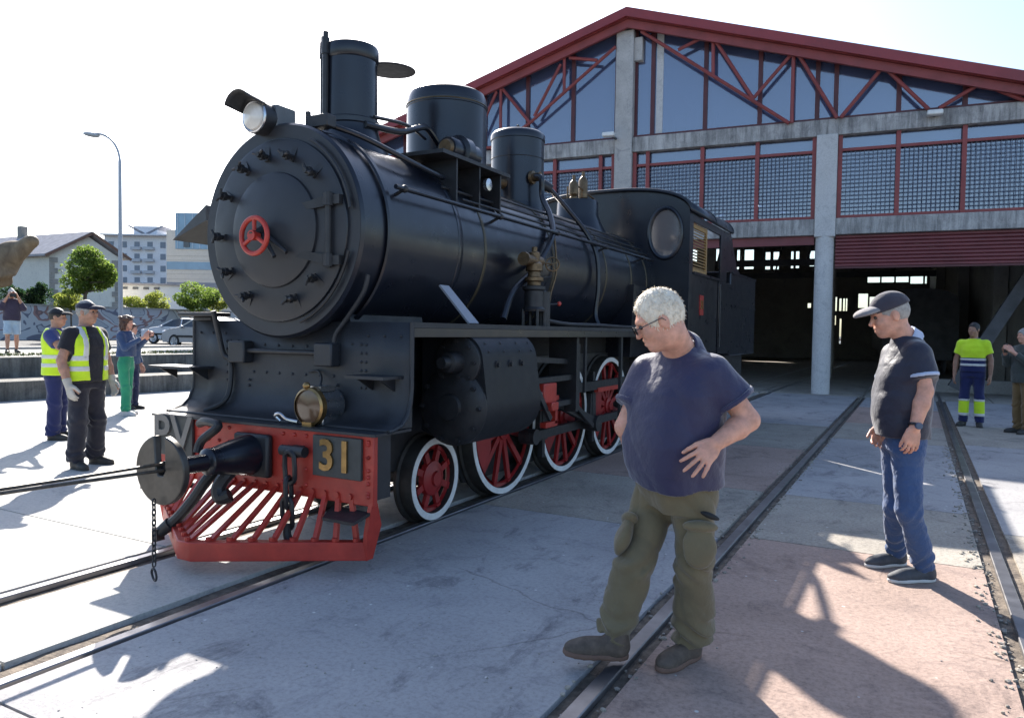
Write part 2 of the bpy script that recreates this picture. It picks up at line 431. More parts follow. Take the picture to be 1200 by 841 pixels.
o = skew_box('kerb', -22.95, -22.55, -14, 46, 0.0, 0.86, M_kerb, bevel=0.02); o['kind'] = 'structure'
M_asph = concrete('street_asphalt', (0.075, 0.074, 0.072), (0.05, 0.05, 0.05), s1=0.4, bump=0.8)
b = MB(); b.sheet([[(x, y, 0.5) for x in (-700, -53, -22.6)] for y in (-300, 8, 60, 900)])
o = b.build('street', M_asph, smooth=False, kind='structure')
# strip of grass on the terrace edge
M_grass = mat('dry_grass', (0.05, 0.085, 0.02), 0.8, var=0.3, scale=12, coords='world', base2=(0.17, 0.18, 0.06))
b = MB()
for k in range(5200):
    y = random.uniform(-2, 22); x = -18.1+random.uniform(-.5, .35)+0.1035*(y-8); h = random.uniform(.03, .10); a = random.uniform(0, 6.28)
    w = 0.012; dx, dy = math.cos(a)*w, math.sin(a)*w; lx, ly = random.uniform(-.04, .04), random.uniform(-.04, .04)
    b.add([(x-dx, y-dy, .79), (x+dx, y+dy, .79), (x+lx, y+ly, .79+h)], [(0, 1, 2)])
o = b.build('grass_strip', M_grass, smooth=False); tag(o, 'thin strip of dry grass on the terrace', None, None, 'stuff')
# ------------------------------------------------------------------ engine shed
FA = 0.08496
FC = Vector((-2.1646, 20.8044, 0)); FU = Vector((math.cos(FA), math.sin(FA), 0)); FN = Vector((-math.sin(FA), math.cos(FA), 0))
def P(s, off, z): return FC + FU*s + FN*off + Vector((0, 0, z))
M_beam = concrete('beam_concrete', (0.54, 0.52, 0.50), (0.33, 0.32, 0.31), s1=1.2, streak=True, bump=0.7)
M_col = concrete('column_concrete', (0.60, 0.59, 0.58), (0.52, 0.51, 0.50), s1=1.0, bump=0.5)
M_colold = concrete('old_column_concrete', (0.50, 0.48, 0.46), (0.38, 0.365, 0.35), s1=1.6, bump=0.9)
M_redp = mat('red_oxide_paint', (0.23, 0.042, 0.040), 0.5, var=0.18, scale=2.0, rvar=0.12, coords='world')
M_redf = mat('fascia_red_paint', (0.24, 0.030, 0.034), 0.42, var=0.15, scale=0.9, rvar=0.12, coords='world')
M_mull = mat('mullion_dark_red', (0.085, 0.018, 0.022), 0.5, var=0.2, scale=2.0, coords='world')
M_pane = glass('shed_pane', (0.40, 0.46, 0.60), 0.22, 0.10, 0.40, (0.14, 0.19, 0.36))  # blue diffuse share paints the reflected sky into the glass
M_wire = mat('mesh_wire', (0.11, 0.12, 0.15), 0.8, var=0.1, coords='world', spec=0.2)
M_shut = mat('shutter_red', (0.165, 0.036, 0.042), 0.5, var=0.14, scale=1.6, rvar=0.1, coords='world')
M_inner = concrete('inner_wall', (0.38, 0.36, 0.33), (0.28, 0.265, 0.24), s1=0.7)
M_roof = mat('roof_sheet', (0.10, 0.10, 0.10), 0.7, var=0.2, scale=1.0, coords='world')
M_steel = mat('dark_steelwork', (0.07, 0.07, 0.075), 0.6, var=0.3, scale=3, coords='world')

shed = thing('engine_shed', P(-5.3, 0, 0), 'concrete engine shed with red roof trusses and a glazed gable', 'building')
def fbox(b, s0, s1, o0, o1, z0, z1):
    c = P((s0+s1)/2, (o0+o1)/2, (z0+z1)/2); return b.box(c, (abs(s1-s0), abs(o1-o0), abs(z1-z0)), FA)
def fpiece(name, s0, s1, o0, o1, z0, z1, m, parent):
    M = Matrix.Translation(P((s0+s1)/2, (o0+o1)/2, (z0+z1)/2)) @ Matrix.Rotation(FA, 4, 'Z') @ Matrix.Diagonal((abs(s1-s0), abs(o1-o0), abs(z1-z0), 1))
    return inst(name, unit_box(m, m.name+'_piece'), M, parent)
APX, AZ, SLOPE = -5.2, 10.44, 0.3105
def zr(s): return AZ - SLOPE*abs(s-APX)
COLS = (-15.9, -10.6, -5.31, 0.0, 5.31)
for i, s in enumerate(COLS):
    b = MB()
    if i == 2:
        fbox(b, s-.25, s+.25, -.25, .3, 0, 9.95); o = b.build('column', M_colold, shed, bevel=0.02)
        b = MB(); fbox(b, s-.25, s+.48, -.16, .24, 9.1, 9.75); b.build('corbel', M_colold, o, bevel=0.02)
    else:
        b.cyl(P(s, 0, 0), P(s, 0, 4.05), .225, .225, 12); o = b.build('column', M_col, shed, sharp=50)
        b = MB(); fbox(b, s-.25, s+.25, -.22, .28, 4.02, 6.6); b.build('upper_column', M_col, o, bevel=0.02)
for i in range(4):
    s0, s1 = COLS[i]+.255, COLS[i+1]-.255
    b = MB(); fbox(b, s0, s1, -.20, .22, 6.57, 6.98); b.build('upper_beam', M_beam, shed, bevel=0.012)
    b = MB(); fbox(b, s0, s1, -.19, .23, 4.07, 4.48); b.build('lower_beam', M_beam, shed, bevel=0.012)
for i in (0, 1, 3, 4):
    b = MB(); fbox(b, COLS[i]-.253, COLS[i]+.253, -.203, .223, 6.575, 6.975); b.build('beam_joint', M_beam, shed)
# roof: fascia, purlin edge, sheets
for sg in (-1, 1):
    e = 15.1
    b = MB(); a0 = P(APX, -.95, AZ); a1 = P(APX+sg*e, -.95, AZ-SLOPE*e)
    for zt, zb, o0, o1, nm, m in ((0.0, -.24, -.60, -.52, 'fascia', M_redf), (-.26, -.48, -.42, -.32, 'rafter', M_redp)):
        b = MB(); b.prism([P(APX, o0, AZ+zt), P(APX+sg*e, o0, AZ-SLOPE*e+zt), P(APX+sg*e, o0, AZ-SLOPE*e+zb), P(APX, o0, AZ+zb)], FN*(o1-o0)); b.build(nm, m, shed)
    b = MB(); b.prism([P(APX, -.59, AZ+.012), P(APX+sg*e, -.59, AZ-SLOPE*e+.012), P(APX+sg*e, -.59, AZ-SLOPE*e-.05), P(APX, -.59, AZ-.05)], FN*33); b.build('roof_sheet', M_roof, shed)
    b = MB(); b.prism([P(APX, -.50, AZ-.055), P(APX+sg*e, -.50, AZ-SLOPE*e-.055), P(APX+sg*e, -.50, AZ-SLOPE*e-.25), P(APX, -.50, AZ-.25)], FN*.15); b.build('soffit_beam', M_redp, shed)
for sg in (-1, 1):
    s_ = APX+sg*15.0
    b = MB(); b.prism([P(s_, -.94, 5.80), P(s_, -.94, 5.25), P(s_+sg*1.6, -.94, 4.62)], FN*6); b.build('eave_wing', M_roof, shed)
    b = MB(); b.bar(P(s_-sg*.2, -.7, 5.3), P(s_-sg*4.0, -.2, 4.6), .12, .2); b.build('eave_strut', M_steel, shed)
# truss tubes in front of the gable glass
TR = [((-4.85, 9.85), (-0.92, 6.95)), ((-2.89, 9.34), (-2.87, 8.39)), ((-2.8, 9.26), (-1.82, 7.66)), ((-3.82, 9.20), (-3.21, 9.43)), ((-1.81, 7.70), (-0.93, 8.68)),
      ((-0.86, 8.74), (-0.86, 6.95)), ((-0.76, 8.70), (0.21, 6.97)), ((0.29, 6.97), (1.18, 8.07)), ((1.26, 8.08), (2.23, 6.98)), ((2.45, 6.98), (3.26, 7.45)), ((3.31, 7.46), (4.17, 6.98)),
      ((-5.57, 9.53), (-8.15, 7.66)), ((-7.1, 9.42), (-7.09, 8.46)), ((-6.95, 9.40), (-6.1, 9.22)), ((-7.21, 9.25), (-8.01, 7.84)), ((-9.05, 8.75), (-8.15, 7.66)), ((-8.15, 7.66), (-9.4, 6.98)), ((-9.11, 8.75), (-9.10, 6.98)), ((-9.25, 8.70), (-10.1, 6.98)), ((-11.3, 8.0), (-10.15, 6.98))]
for a, c in TR:
    b = MB(); b.tube([P(a[0], -.26, a[1]), P(c[0], -.26, c[1])], .048, 8); b.build('truss_tube', M_redp, shed)
b = MB(); b.tube([P(-9.3, -.26, 7.05), P(-15, -.26, 7.05)], .05, 8); b.build('truss_tube', M_redp, shed)
# gable glazing and mullions
MU = [-9.75, -8.33, -6.89, -5.58, -5.04, -4.55, -3.10, -1.68, -0.27, 0.17, 1.60, 3.02, 4.45, 5.6]
MU = [-14.0, -12.6, -11.17] + MU
for s in MU:
    z1 = zr(s)-.36
    if z1 > 7.1: fpiece('mullion', s-.055, s+.055, -.03, .09, 6.98, z1, M_mull, shed)
fpiece('sill_rail', -14.2, -5.57, -.10, .10, 6.982, 7.05, M_mull, shed); fpiece('sill_rail', -5.05, 5.6, -.10, .10, 6.982, 7.05, M_mull, shed)
for a, c in zip(MU[:-1], MU[1:]):
    if a == -5.58: continue
    za, zc = zr(a)-.30, zr(c)-.30
    if min(za, zc) < 7.1: continue
    b = MB(); b.prism([P(a+.05, .03, 7.04), P(c-.05, .03, 7.04), P(c-.05, .03, zc), P(a+.05, .03, za)], FN*.012); b.build('pane', M_pane, shed, smooth=False)
b = MB(); fbox(b, -4.46, -4.27, .02, .10, 7.05, 9.9); b.build('pilaster', M_col, shed)
# mesh screens and the glass strip above them
BAYS = [(-10.34, -5.57, (-10.28, -8.8, -7.4, -6.0, -5.62)), (-5.05, -.26, (-5.0, -4.63, -3.13, -1.70, -.30)), (.26, 5.05, (.31, 1.62, 3.03, 4.45, 5.02))]
wires = {}
for s0, s1, ps in BAYS:
    for s in ps: fpiece('screen_post', s-.05, s+.05, -.13, -.03, 4.485, 6.565, M_redp, shed)
    fpiece('screen_rail', s0, s1, -.10, -.04, 6.17, 6.24, M_redp, shed); fpiece('screen_rail', s0, s1, -.10, -.04, 4.487, 4.56, M_redp, shed)
    for a, c in zip(ps[:-1], ps[1:]):
        fpiece('pane', a+.05, c-.05, .02, .032, 6.24, 6.55, M_pane, shed)
        fpiece('pane', a+.05, c-.05, .02, .032, 4.56, 6.17, M_pane, shed)
        b = MB(); nx = max(2, round((c-a-.1)/.10)); nz = 16
        for k in range(1, nx): s = a+.05+(c-a-.1)*k/nx; fbox(b, s-.007, s+.007, -.072, -.058, 4.56, 6.17)
        for k in range(1, nz): z = 4.56+1.61*k/nz; fbox(b, a+.05, c-.05, -.054, -.036, z-.007, z+.007)
        b.build('wire_mesh', M_wire, shed, smooth=False)
# roller shutter, lintels
for k in range(9):
    z1 = 4.065-k*.09; b = MB(); b.prism([P(.26, -.02, z1), P(.26, -.05, z1-.02), P(.26, -.05, z1-.065), P(.26, -.02, z1-.085)], FU*4.8); b.build('shutter_slat', M_shut, shed)
fpiece('shutter_bar', .255, 5.06, -.06, .02, 3.215, 3.262, M_mull, shed)
for s0, s1 in ((-5.05, -.25), (-10.35, -5.56), (-15.6, -10.85)):
    fpiece('lintel', s0, s1, -.04, .06, 3.84, 4.066, M_shut, shed)
# walls, rear wall with window openings, inner frames
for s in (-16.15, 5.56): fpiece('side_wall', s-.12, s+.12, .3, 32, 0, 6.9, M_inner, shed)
OP = [(-9.5, -8.7, 6.1, 7.6), (-7.9, -7.0, 6.1, 7.5), (-6.6, -5.85, 5.9, 7.2), (-5.55, -4.95, 5.9, 7.2), (-4.2, -3.9, 5.85, 7.0), (-3.7, -3.35, 5.85, 7.0), (-2.6, -2.45, 5.9, 7.0), (-2.3, -2.1, 5.9, 7.0), (-1.45, -1.05, 6.0, 7.0),
      (-1.5, -1.3, 3.3, 3.6), (-.55, -.2, 3.1, 3.9), (.1, .25, 3.1, 4.0), (.4, .52, 3.1, 3.9), (.62, .72, 3.1, 3.9), (.78, .86, 3.1, 3.9), (-.5, -.25, 2.2, 2.9), (.1, .22, 2.2, 2.8), (.45, .55, 1.0, 2.6),
      (1.5, 2.05, 3.3, 4.2), (2.15, 2.75, 3.3, 4.0), (2.0, 2.7, 4.9, 5.6), (2.8, 3.5, 4.9, 5.6), (3.6, 4.3, 4.9, 5.6), (4.4, 5.1, 4.8, 5.6), (5.2, 5.3, 4.8, 5.6),
      (2.9, 3.6, 3.3, 3.95), (3.7, 4.4, 3.3, 3.8), (2.9, 3.4, 2.2, 3.0), (3.5, 4.0, 2.2, 3.0), (4.1, 4.6, 2.1, 3.0), (4.35, 4.6, 1.0, 1.8), (5.1, 5.35, 3.3, 4.1)]
XS = sorted(set([-16.0, 5.45] + [q for o_ in OP for q in o_[:2]])); ZS = sorted(set([0, 10.4] + [q for o_ in OP for q in o_[2:]]))
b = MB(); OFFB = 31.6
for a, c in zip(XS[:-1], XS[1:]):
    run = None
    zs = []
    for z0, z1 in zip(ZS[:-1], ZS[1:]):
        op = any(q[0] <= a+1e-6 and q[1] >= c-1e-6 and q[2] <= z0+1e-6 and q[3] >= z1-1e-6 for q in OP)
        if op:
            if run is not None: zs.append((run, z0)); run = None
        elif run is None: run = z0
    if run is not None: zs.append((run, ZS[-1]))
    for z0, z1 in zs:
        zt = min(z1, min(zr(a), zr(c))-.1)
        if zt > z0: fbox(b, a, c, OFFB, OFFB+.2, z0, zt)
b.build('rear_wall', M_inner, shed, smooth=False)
for q in OP: fpiece('pane', q[0], q[1], OFFB+.08, OFFB+.09, q[2], q[3], MATS.get('rear_pane') or glass('rear_pane', (0.80, 0.85, 0.86), 0.08), shed)
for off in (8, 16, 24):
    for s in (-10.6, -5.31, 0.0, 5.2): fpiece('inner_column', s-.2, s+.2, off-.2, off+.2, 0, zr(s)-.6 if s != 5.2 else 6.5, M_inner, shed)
    fpiece('inner_girder', -16, 5.4, off-.1, off+.1, 4.7, 5.0, M_steel, shed)
    for s in range(-15, 6, 2):
        b = MB(); b.tube([P(s, off, 5.0), P(s+1, off, zr(s+1)-.3)], .05, 6); b.build('inner_brace', M_steel, shed)
for off in (1.2,):
    b = MB(); b.bar(P(3.15, off, .2), P(5.35, off, 4.3), .20, .30); b.build('inclined_girder', M_steel, shed)
b = MB(); fbox(b, 2.6, 5.4, 2.6, 3.0, 0, .35); b.build('inner_step', M_inner, shed)
# flood lights on the face
for nm, s, off, z, lab in (('flood_light', -5.62, -.62, 7.0, 'small white flood light on the shed middle column'), ('flood_light', 2.36, -.34, 6.86, 'small white flood light on the shed upper beam')):
    t = thing(nm, P(s, off, z-.1), lab, 'lamp')
    b = MB(); b.box(P(s, off, z), (.34, .22, .12), FA); b.build('housing', mat('lamp_white', (0.7, 0.7, 0.68), 0.5), t, bevel=0.03)
    b = MB(); b.bar(P(s, off, z+.02), P(s+(.12 if s < -5 else 0), -.2, z-.05), .05, .05); b.build('bracket', M_steel, t)
# rolling stock standing inside, seen as dark shapes
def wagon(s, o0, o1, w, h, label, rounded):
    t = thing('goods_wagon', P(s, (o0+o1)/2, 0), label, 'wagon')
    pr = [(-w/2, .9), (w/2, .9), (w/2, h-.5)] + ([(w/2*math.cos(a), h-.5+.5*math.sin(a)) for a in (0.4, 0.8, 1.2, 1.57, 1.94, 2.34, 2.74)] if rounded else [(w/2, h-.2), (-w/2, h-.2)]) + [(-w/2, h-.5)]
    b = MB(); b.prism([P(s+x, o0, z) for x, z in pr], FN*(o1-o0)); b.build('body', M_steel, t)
    b = MB(); fbox(b, s-w/2+.2, s+w/2-.2, o0-.1, o1+.1, .62, .9); b.build('underframe', M_steel, t)
    for o_ in (o0+.8, o1-.8):
        for sg in (-1, 1):
            b = MB(); b.lathe([(.46, 0), (.42, .03), (.42, .12), (.1, .12)], P(s+sg*.84, o_, .46), FU*sg, 20); b.build('wheel', M_steel, t)
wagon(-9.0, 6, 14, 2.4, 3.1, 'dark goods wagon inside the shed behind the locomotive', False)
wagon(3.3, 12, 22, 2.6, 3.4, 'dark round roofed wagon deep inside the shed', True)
# ------------------------------------------------------------------ steam locomotive
XC = -3.87
def L(X, Y, Z): return Vector((XC+X, Y, Z))
M_blk = mat('locomotive_black', (0.0055, 0.0075, 0.0145), 0.31, scale=2.6, rvar=0.12, bump=0.03, bscale=7, coat=0.12, base2=(0.0095, 0.011, 0.016), detail=5)
M_smk = mat('smokebox_black', (0.019, 0.0205, 0.026), 0.46, var=0.22, scale=2.6, rvar=0.12, bump=0.08, bscale=14)
M_plt = mat('front_plate_black', (0.019, 0.021, 0.026), 0.5, var=0.25, scale=3.0, rvar=0.14, bump=0.12, bscale=22)
M_iron = mat('black_iron', (0.018, 0.018, 0.020), 0.5, var=0.3, scale=9, rvar=0.15, bump=0.15, bscale=40)
M_lred = mat('locomotive_red', (0.47, 0.042, 0.026), 0.42, scale=7, rvar=0.16, bump=0.15, bscale=30, base2=(0.32, 0.026, 0.018), detail=12)
M_dred = mat('wheel_red', (0.27, 0.014, 0.014), 0.45, var=0.2, scale=4, rvar=0.1)
M_white = mat('rim_white_paint', (0.78, 0.78, 0.76), 0.5, scale=9, base2=(0.60, 0.59, 0.56), detail=10)
M_brass = mat('brass', (0.32, 0.205, 0.085), 0.35, metal=0.9, var=0.25, scale=14, rvar=0.12)
M_dbr = mat('dull_bronze', (0.15, 0.10, 0.055), 0.45, metal=0.7, var=0.35, scale=16, rvar=0.15)
M_band = mat('boiler_band', (0.085, 0.07, 0.045), 0.4, metal=0.5, var=0.2)
M_tyre = mat('worn_tyre_steel', (0.05, 0.046, 0.042), 0.6, metal=0.4, var=0.35, scale=8, rvar=0.15)
M_chrome = mat('polished_steel', (0.55, 0.55, 0.56), 0.25, metal=0.95, var=0.1, scale=10, rvar=0.08)
M_lens = mat('lamp_lens', (0.62, 0.58, 0.52), 0.12, var=0.08, scale=20, coat=0.6)
M_cabg = glass('cab_pane', (0.35, 0.33, 0.33), 0.36, 0.08, 0.5, (0.34, 0.29, 0.27))  # pinkish brown diffuse share paints in the yard's reflection
M_wood = mat('varnished_wood', (0.33, 0.20, 0.075), 0.45, var=0.2, scale=7, stretch=(1, 1, 9))
M_plate = mat('number_plate_grey', (0.045, 0.047, 0.045), 0.55, var=0.2, scale=12)
M_dark = mat('cab_inside', (0.012, 0.012, 0.012), 0.8, var=0.2)

loco = thing('steam_locomotive', L(0, 3.56, 0), 'black steam locomotive with red buffer beam and white rimmed wheels', 'locomotive')
Yv = Vector((0, 1, 0)); Zv = Vector((0, 0, 1)); Xv = Vector((1, 0, 0))
CB = 2.165
# --- smokebox, door
L_ = L
def L(X, Y, Z): return L_(X, Y-.065 if Y < 4.0 else Y, Z)
b = MB(); b.lathe([(.62, 0), (.717, 0), (.734, .02), (.734, .075), (.717, .09), (.717, 1.215)], L(0, 3.83, CB), Yv, 96, caps=False)
smk = b.build('smokebox', M_blk, loco)
b = MB(); b.lathe([(.0, -.004), (.716, -.004), (.716, .02)], L(0, 3.83, CB), Yv, 96, caps=False); b.build('smokebox_front', M_smk, smk)
b = MB(); b.lathe([(.734, 0), (.747, .01), (.747, .05), (.734, .06)], L(0, 4.02, CB), Yv, 96, caps=False); b.build('smokebox_band', M_blk, smk)
b = MB(); prof = [(.625, .01), (.62, -.022), (.60, -.03), (.42, -.038), (.392, -.040), (.386, -.058), (.37, -.064), (.33, -.074), (.22, -.094), (.10, -.108), (.0, -.111)]
b.lathe(prof, L(0, 3.83, CB), Yv, 80, caps=False); door = b.build('smokebox_door', M_smk, loco, sharp=50)
b = MB(); b.torus(L(0, 3.812, CB), Yv, .618, .006, 80, 6); b.build('door_seam', M_blk, door)
wz = 2.108
b = MB(); b.cyl(L(0, 3.70, 2.17), L(0, 3.585, wz), .028, .022, 12); b.build('spindle', M_iron, door)
b = MB(); c = L(0, 3.61, wz); b.torus(c, Yv, .118, .017, 40, 10)
for k in range(3):
    a = 2*math.pi*k/3+math.pi/2; b.tube([c, c+Vector((math.cos(a)*.05, 0, math.sin(a)*.05)), c+Vector((math.cos(a)*.115, 0, math.sin(a)*.115))], [.018, .013, .015], 8)
b.cyl(c-Yv*.03, c+Yv*.03, .034, .03, 14); b.build('handwheel', M_lred, door)
b = MB(); c = L(0, 3.67, 2.13); b.tube([c, c+Vector((.13, -.01, -.16))], [.02, .014], 8); b.tube([c+Vector((0, .03, 0)), c+Vector((.20, .03, -.13))], [.02, .014], 8); b.build('locking_handle', M_iron, door)
for k, ang in enumerate((98, 72, 122, 150, 183, 213, 242, 292, 45, 318)):
    a = R(ang); rr = .505; c = L(math.cos(a)*rr, 3.77, CB+math.sin(a)*rr); rad = Vector((math.cos(a), 0, math.sin(a))); tn = Vector((-math.sin(a), 0, math.cos(a)))
    b = MB(); b.bar(c-rad*.03+Yv*.02, c+rad*.085+Yv*.045, .045, .026, Yv); b.cyl(c-Yv*.075, c+Yv*.05, .018, .018, 8); b.cyl(c-Yv*.05, c-Yv*.02, .032, .032, 6)
    b.tube([c-Yv*.065-tn*.045+rad*.02, c-Yv*.058, c-Yv*.065+tn*.045+rad*.02], [.010, .013, .010], 6); b.build('door_clamp', M_iron, door)
b = MB(); b.tube([L(.50, 3.765, CB-.27), L(.50, 3.765, CB+.22)], .02, 10)
for z in (-.22, .17): b.cyl(L(.50, 3.765, CB+z-.04), L(.50, 3.765, CB+z+.04), .034, .034, 10); b.box(L(.54, 3.795, CB+z), (.10, .06, .06))
hg = b.build('hinge', M_iron, door)
for z in (-.22, .17):
    b = MB(); b.prism([L(.50, 3.775, CB+z-.035), L(.50, 3.775, CB+z+.035), L(.18, 3.745, CB+z*.72+.02), L(.18, 3.745, CB+z*.72-.02)], (0, .03, 0)); b.build('hinge_strap', M_iron, door)
for a0, a1 in ((10, 62), (-70, -12)):
    b = MB(); b.tube([L(math.cos(R(a))*.66, 3.80, CB+math.sin(R(a))*.66) for a in range(a0, a1+1, 4)], .011, 6); b.build('door_pipe', M_iron, smk)
L = L_
# --- boiler and bands
b = MB(); b.lathe([(.708, 0), (.70, .3), (.70, 4.9)], L(0, 4.95, CB), Yv, 96, caps=False); boi = b.build('boiler', M_blk, loco)
b = MB(); b.lathe([(.717, 0), (.722, .004), (.722, .04), (.70, .10)], L(0, 4.93, CB), Yv, 96, caps=False); b.build('boiler_collar', M_blk, boi)
for y in (5.35, 6.68, 8.1, 8.95, 9.55):
    b = MB(); b.lathe([(.700, 0), (.7065, .003), (.7065, .032), (.700, .035)], L(0, y, CB), Yv, 96, caps=False); b.build('boiler_band', M_band, boi)
b = MB(); b.prism([L(x, 8.9, z) for x, z in ((-.72, 1.2), (.72, 1.2), (.76, 2.1), (-.76, 2.1))], (0, .9, 0)); b.build('firebox', M_blk, loco)
b = MB(); b.prism([L(x, 3.98, z) for x, z in ((-.5, 1.2), (.5, 1.2), (.44, 1.62), (-.44, 1.62))], (0, .85, 0)); b.build('saddle', M_plt, loco)
# --- chimney
b = MB(); b.lathe([(.33, 2.74), (.28, 2.86), (.228, 2.94), (.208, 3.00), (.204, 3.04), (.212, 3.05), (.212, 3.085), (.198, 3.095), (.193, 3.53), (.199, 3.535), (.206, 3.55), (.206, 3.625), (.199, 3.64), (.17, 3.64), (.165, 3.2)], L(0, 4.5, 0), Zv, 48, caps=False)
chim = b.build('chimney', M_blk, loco)
for X, Y in ((-.165, 4.37), (-.08, 4.30)):
    b = MB(); b.tube([L(X, Y, 2.86), L(X, Y, 3.63)], .024, 10); b.cyl(L(X, Y, 3.55), L(X, Y, 3.67), .031, .028, 10); b.cyl(L(X, Y, 3.67), L(X, Y, 3.715), .020, .020, 8); b.build('exhaust_pipe', M_iron, chim)
b = MB(); Q = Matrix.Rotation(R(4), 3, 'X'); b.lathe([(0.0, .012), (.10, .010), (.20, 0), (.205, -.008), (.20, -.014), (.0, -.004)], L(.06, 4.90, 3.60), Vector((.03, -.03, 1)), 40, caps=False); b.build('chimney_lid', M_iron, chim)
b = MB(); b.bar(L(.02, 4.68, 3.58), L(.05, 4.84, 3.598), .05, .012); b.build('lid_arm', M_iron, chim)
# --- sand dome, steam dome, safety valves
b = MB(); b.lathe([(.44, 2.66), (.39, 2.80), (.368, 2.9), (.366, 3.515), (.372, 3.52), (.372, 3.555), (.366, 3.56), (.362, 3.605), (.345, 3.65), (.30, 3.675), (.18, 3.688), (0, 3.69)], L(0, 5.82, 0), Zv, 56, caps=False); sdome = b.build('sand_dome', M_blk, loco)
b = MB(); b.torus(L(0, 5.82, 3.538), Zv, .371, .008, 56, 6); b.build('dome_band', M_band, sdome)
b = MB(); b.lathe([(.36, 2.66), (.31, 2.80), (.288, 2.9), (.286, 3.545), (.296, 3.55), (.296, 3.60), (.286, 3.62), (.255, 3.645), (.15, 3.658), (0, 3.66)], L(0, 7.21, 0), Zv, 48, caps=False); tdome = b.build('steam_dome', M_blk, loco)
b = MB(); b.torus(L(0, 7.21, 3.70), Xv, .03, .008, 16, 6); b.torus(L(0, 7.21, 3.35), Zv, .287, .005, 48, 6); b.build('dome_eye', M_iron, tdome)
b = MB(); b.lathe([(.40, 2.72), (.32, 2.86), (.27, 2.98), (.262, 3.14), (.25, 3.17), (0, 3.17)], L(0, 8.85, 0), Zv, 40, caps=False); sv = b.build('safety_valve_seat', M_blk, loco)
for Y, h in ((8.72, .2), (9.02, .3)):
    b = MB(); b.lathe([(.05, 3.15), (.05, 3.2), (.035, 3.22), (.06, 3.24), (.06, 3.16+h), (.04, 3.20+h), (.02, 3.22+h), (.02, 3.28+h), (0, 3.28+h)], L(0, Y, 0), Zv, 16, caps=False); b.build('safety_valve', M_dbr, sv)
b = MB(); b.tube([L(-.12, 8.8, 3.17), L(-.12, 8.8, 3.36)], .012, 6); b.tube([L(.0, 8.74, 3.38), L(.05, 9.3, 3.26)], .012, 6); b.build('valve_lever', M_dbr, sv)
# --- turbo generator on its bracket
t0 = L(.38, 5.45, 3.02)
b = MB(); b.lathe([(.0, -.20), (.09, -.20), (.10, -.18), (.10, -.06), (.14, -.05), (.14, .05), (.10, .06), (.105, .2), (.09, .22), (0, .22)], t0, Yv, 24, caps=False); tg = b.build('turbo_generator', M_blk, loco)
b = MB(); b.lathe([(.0, -.23), (.06, -.23), (.075, -.20)], t0, Yv, 20, caps=False); b.build('generator_cover', M_dbr, tg)
b = MB(); b.bbox(L(.22, 4.78, 2.855), L(.66, 5.85, 2.885)); br = b.build('equipment_bracket', M_iron, loco)
for y in (5.0, 5.35, 5.7):
    b = MB(); b.prism([L(.30, y, 2.86), L(.64, y, 2.86), L(.64, y, 2.50)], (0, .02, 0)); b.build('bracket_web', M_iron, br)
b = MB(); b.lathe([(.05, 0), (.05, .03), (.02, .035)], L(.665, 5.42, 2.72), Xv, 14); b.build('junction_box', M_chrome, br)
# --- pipes and handrails
def pipe(name, pts, r, m=M_blk, n=10, parent=loco, sub=6):
    pts = [Vector(p) for p in pts]; out = []
    for i in range(len(pts)-1):
        p0 = pts[max(i-1, 0)]; p1 = pts[i]; p2 = pts[i+1]; p3 = pts[min(i+2, len(pts)-1)]
        for k in range(sub):
            t = k/sub; out.append(.5*((2*p1)+(p2-p0)*t+(2*p0-5*p1+4*p2-p3)*t*t+(3*p1-p0-3*p2+p3)*t**3))
    out.append(pts[-1]); b = MB(); b.tube(out, r, n); return b.build(name, m, parent)
b = MB(); b.tube([L(.735, 4.10, 2.47), L(.735, 9.72, 2.47)], .017, 10); hr = b.build('handrail', M_blk, loco)
for y in (4.2, 5.55, 6.7, 8.0, 9.3):
    b = MB(); b.cyl(L(.62, y, 2.42), L(.735, y, 2.47), .014, .012, 8); b.ball(L(.735, y, 2.47), .028, 10, 6); b.build('handrail_knob', M_iron, hr)
b = MB(); b.tube([L(-.735, 4.10, 2.47), L(-.735, 9.72, 2.47)], .017, 10); b.build('handrail', M_blk, loco)
for z, X, y0, y1 in ((2.62, .57, 4.9, 9.7), (2.70, .50, 5.9, 9.6), (2.55, .63, 5.1, 9.75)):
    b = MB(); b.tube([L(X, y0, z), L(X, y1, z)], .011, 8); b.build('control_rod', M_iron, boi)
pipe('blower_pipe', [L(.20, 4.42, 3.03), L(.23, 4.8, 3.06), L(.22, 5.05, 3.15), L(.18, 5.25, 3.20), L(.15, 5.46, 3.12)], .026)
pipe('vent_pipe', [L(.22, 4.5, 3.10), L(.22, 4.9, 3.14), L(.20, 5.2, 3.10)], .014)
pipe('steam_pipe', [L(.25, 7.06, 3.12), L(.38, 7.02, 3.10), L(.40, 7.02, 2.9), L(.58, 6.85, 2.66), L(.72, 6.6, 2.42), L(.765, 6.2, 2.1), L(.76, 5.75, 1.85), L(.80, 5.5, 1.6)], .030)
b = MB(); b.lathe([(.07, 0), (.07, .03), (.045, .035), (.045, .10), (.055, .11)], L(.245, 7.06, 3.12), Xv, 16); b.build('pipe_flange', M_dbr, tdome)
b = MB(); b.cyl(L(-.02, 6.93, 3.06), L(-.06, 6.74, 3.06), .06, .06, 14); b.cyl(L(-.06, 6.74, 3.06), L(-.07, 6.66, 3.06), .08, .07, 8); b.build('shutoff_valve', M_dbr, tdome)
b = MB(); b.cyl(L(.24, 7.34, 3.10), L(.32, 7.40, 3.05), .06, .05, 14); b.build('hose_union', M_iron, tdome)
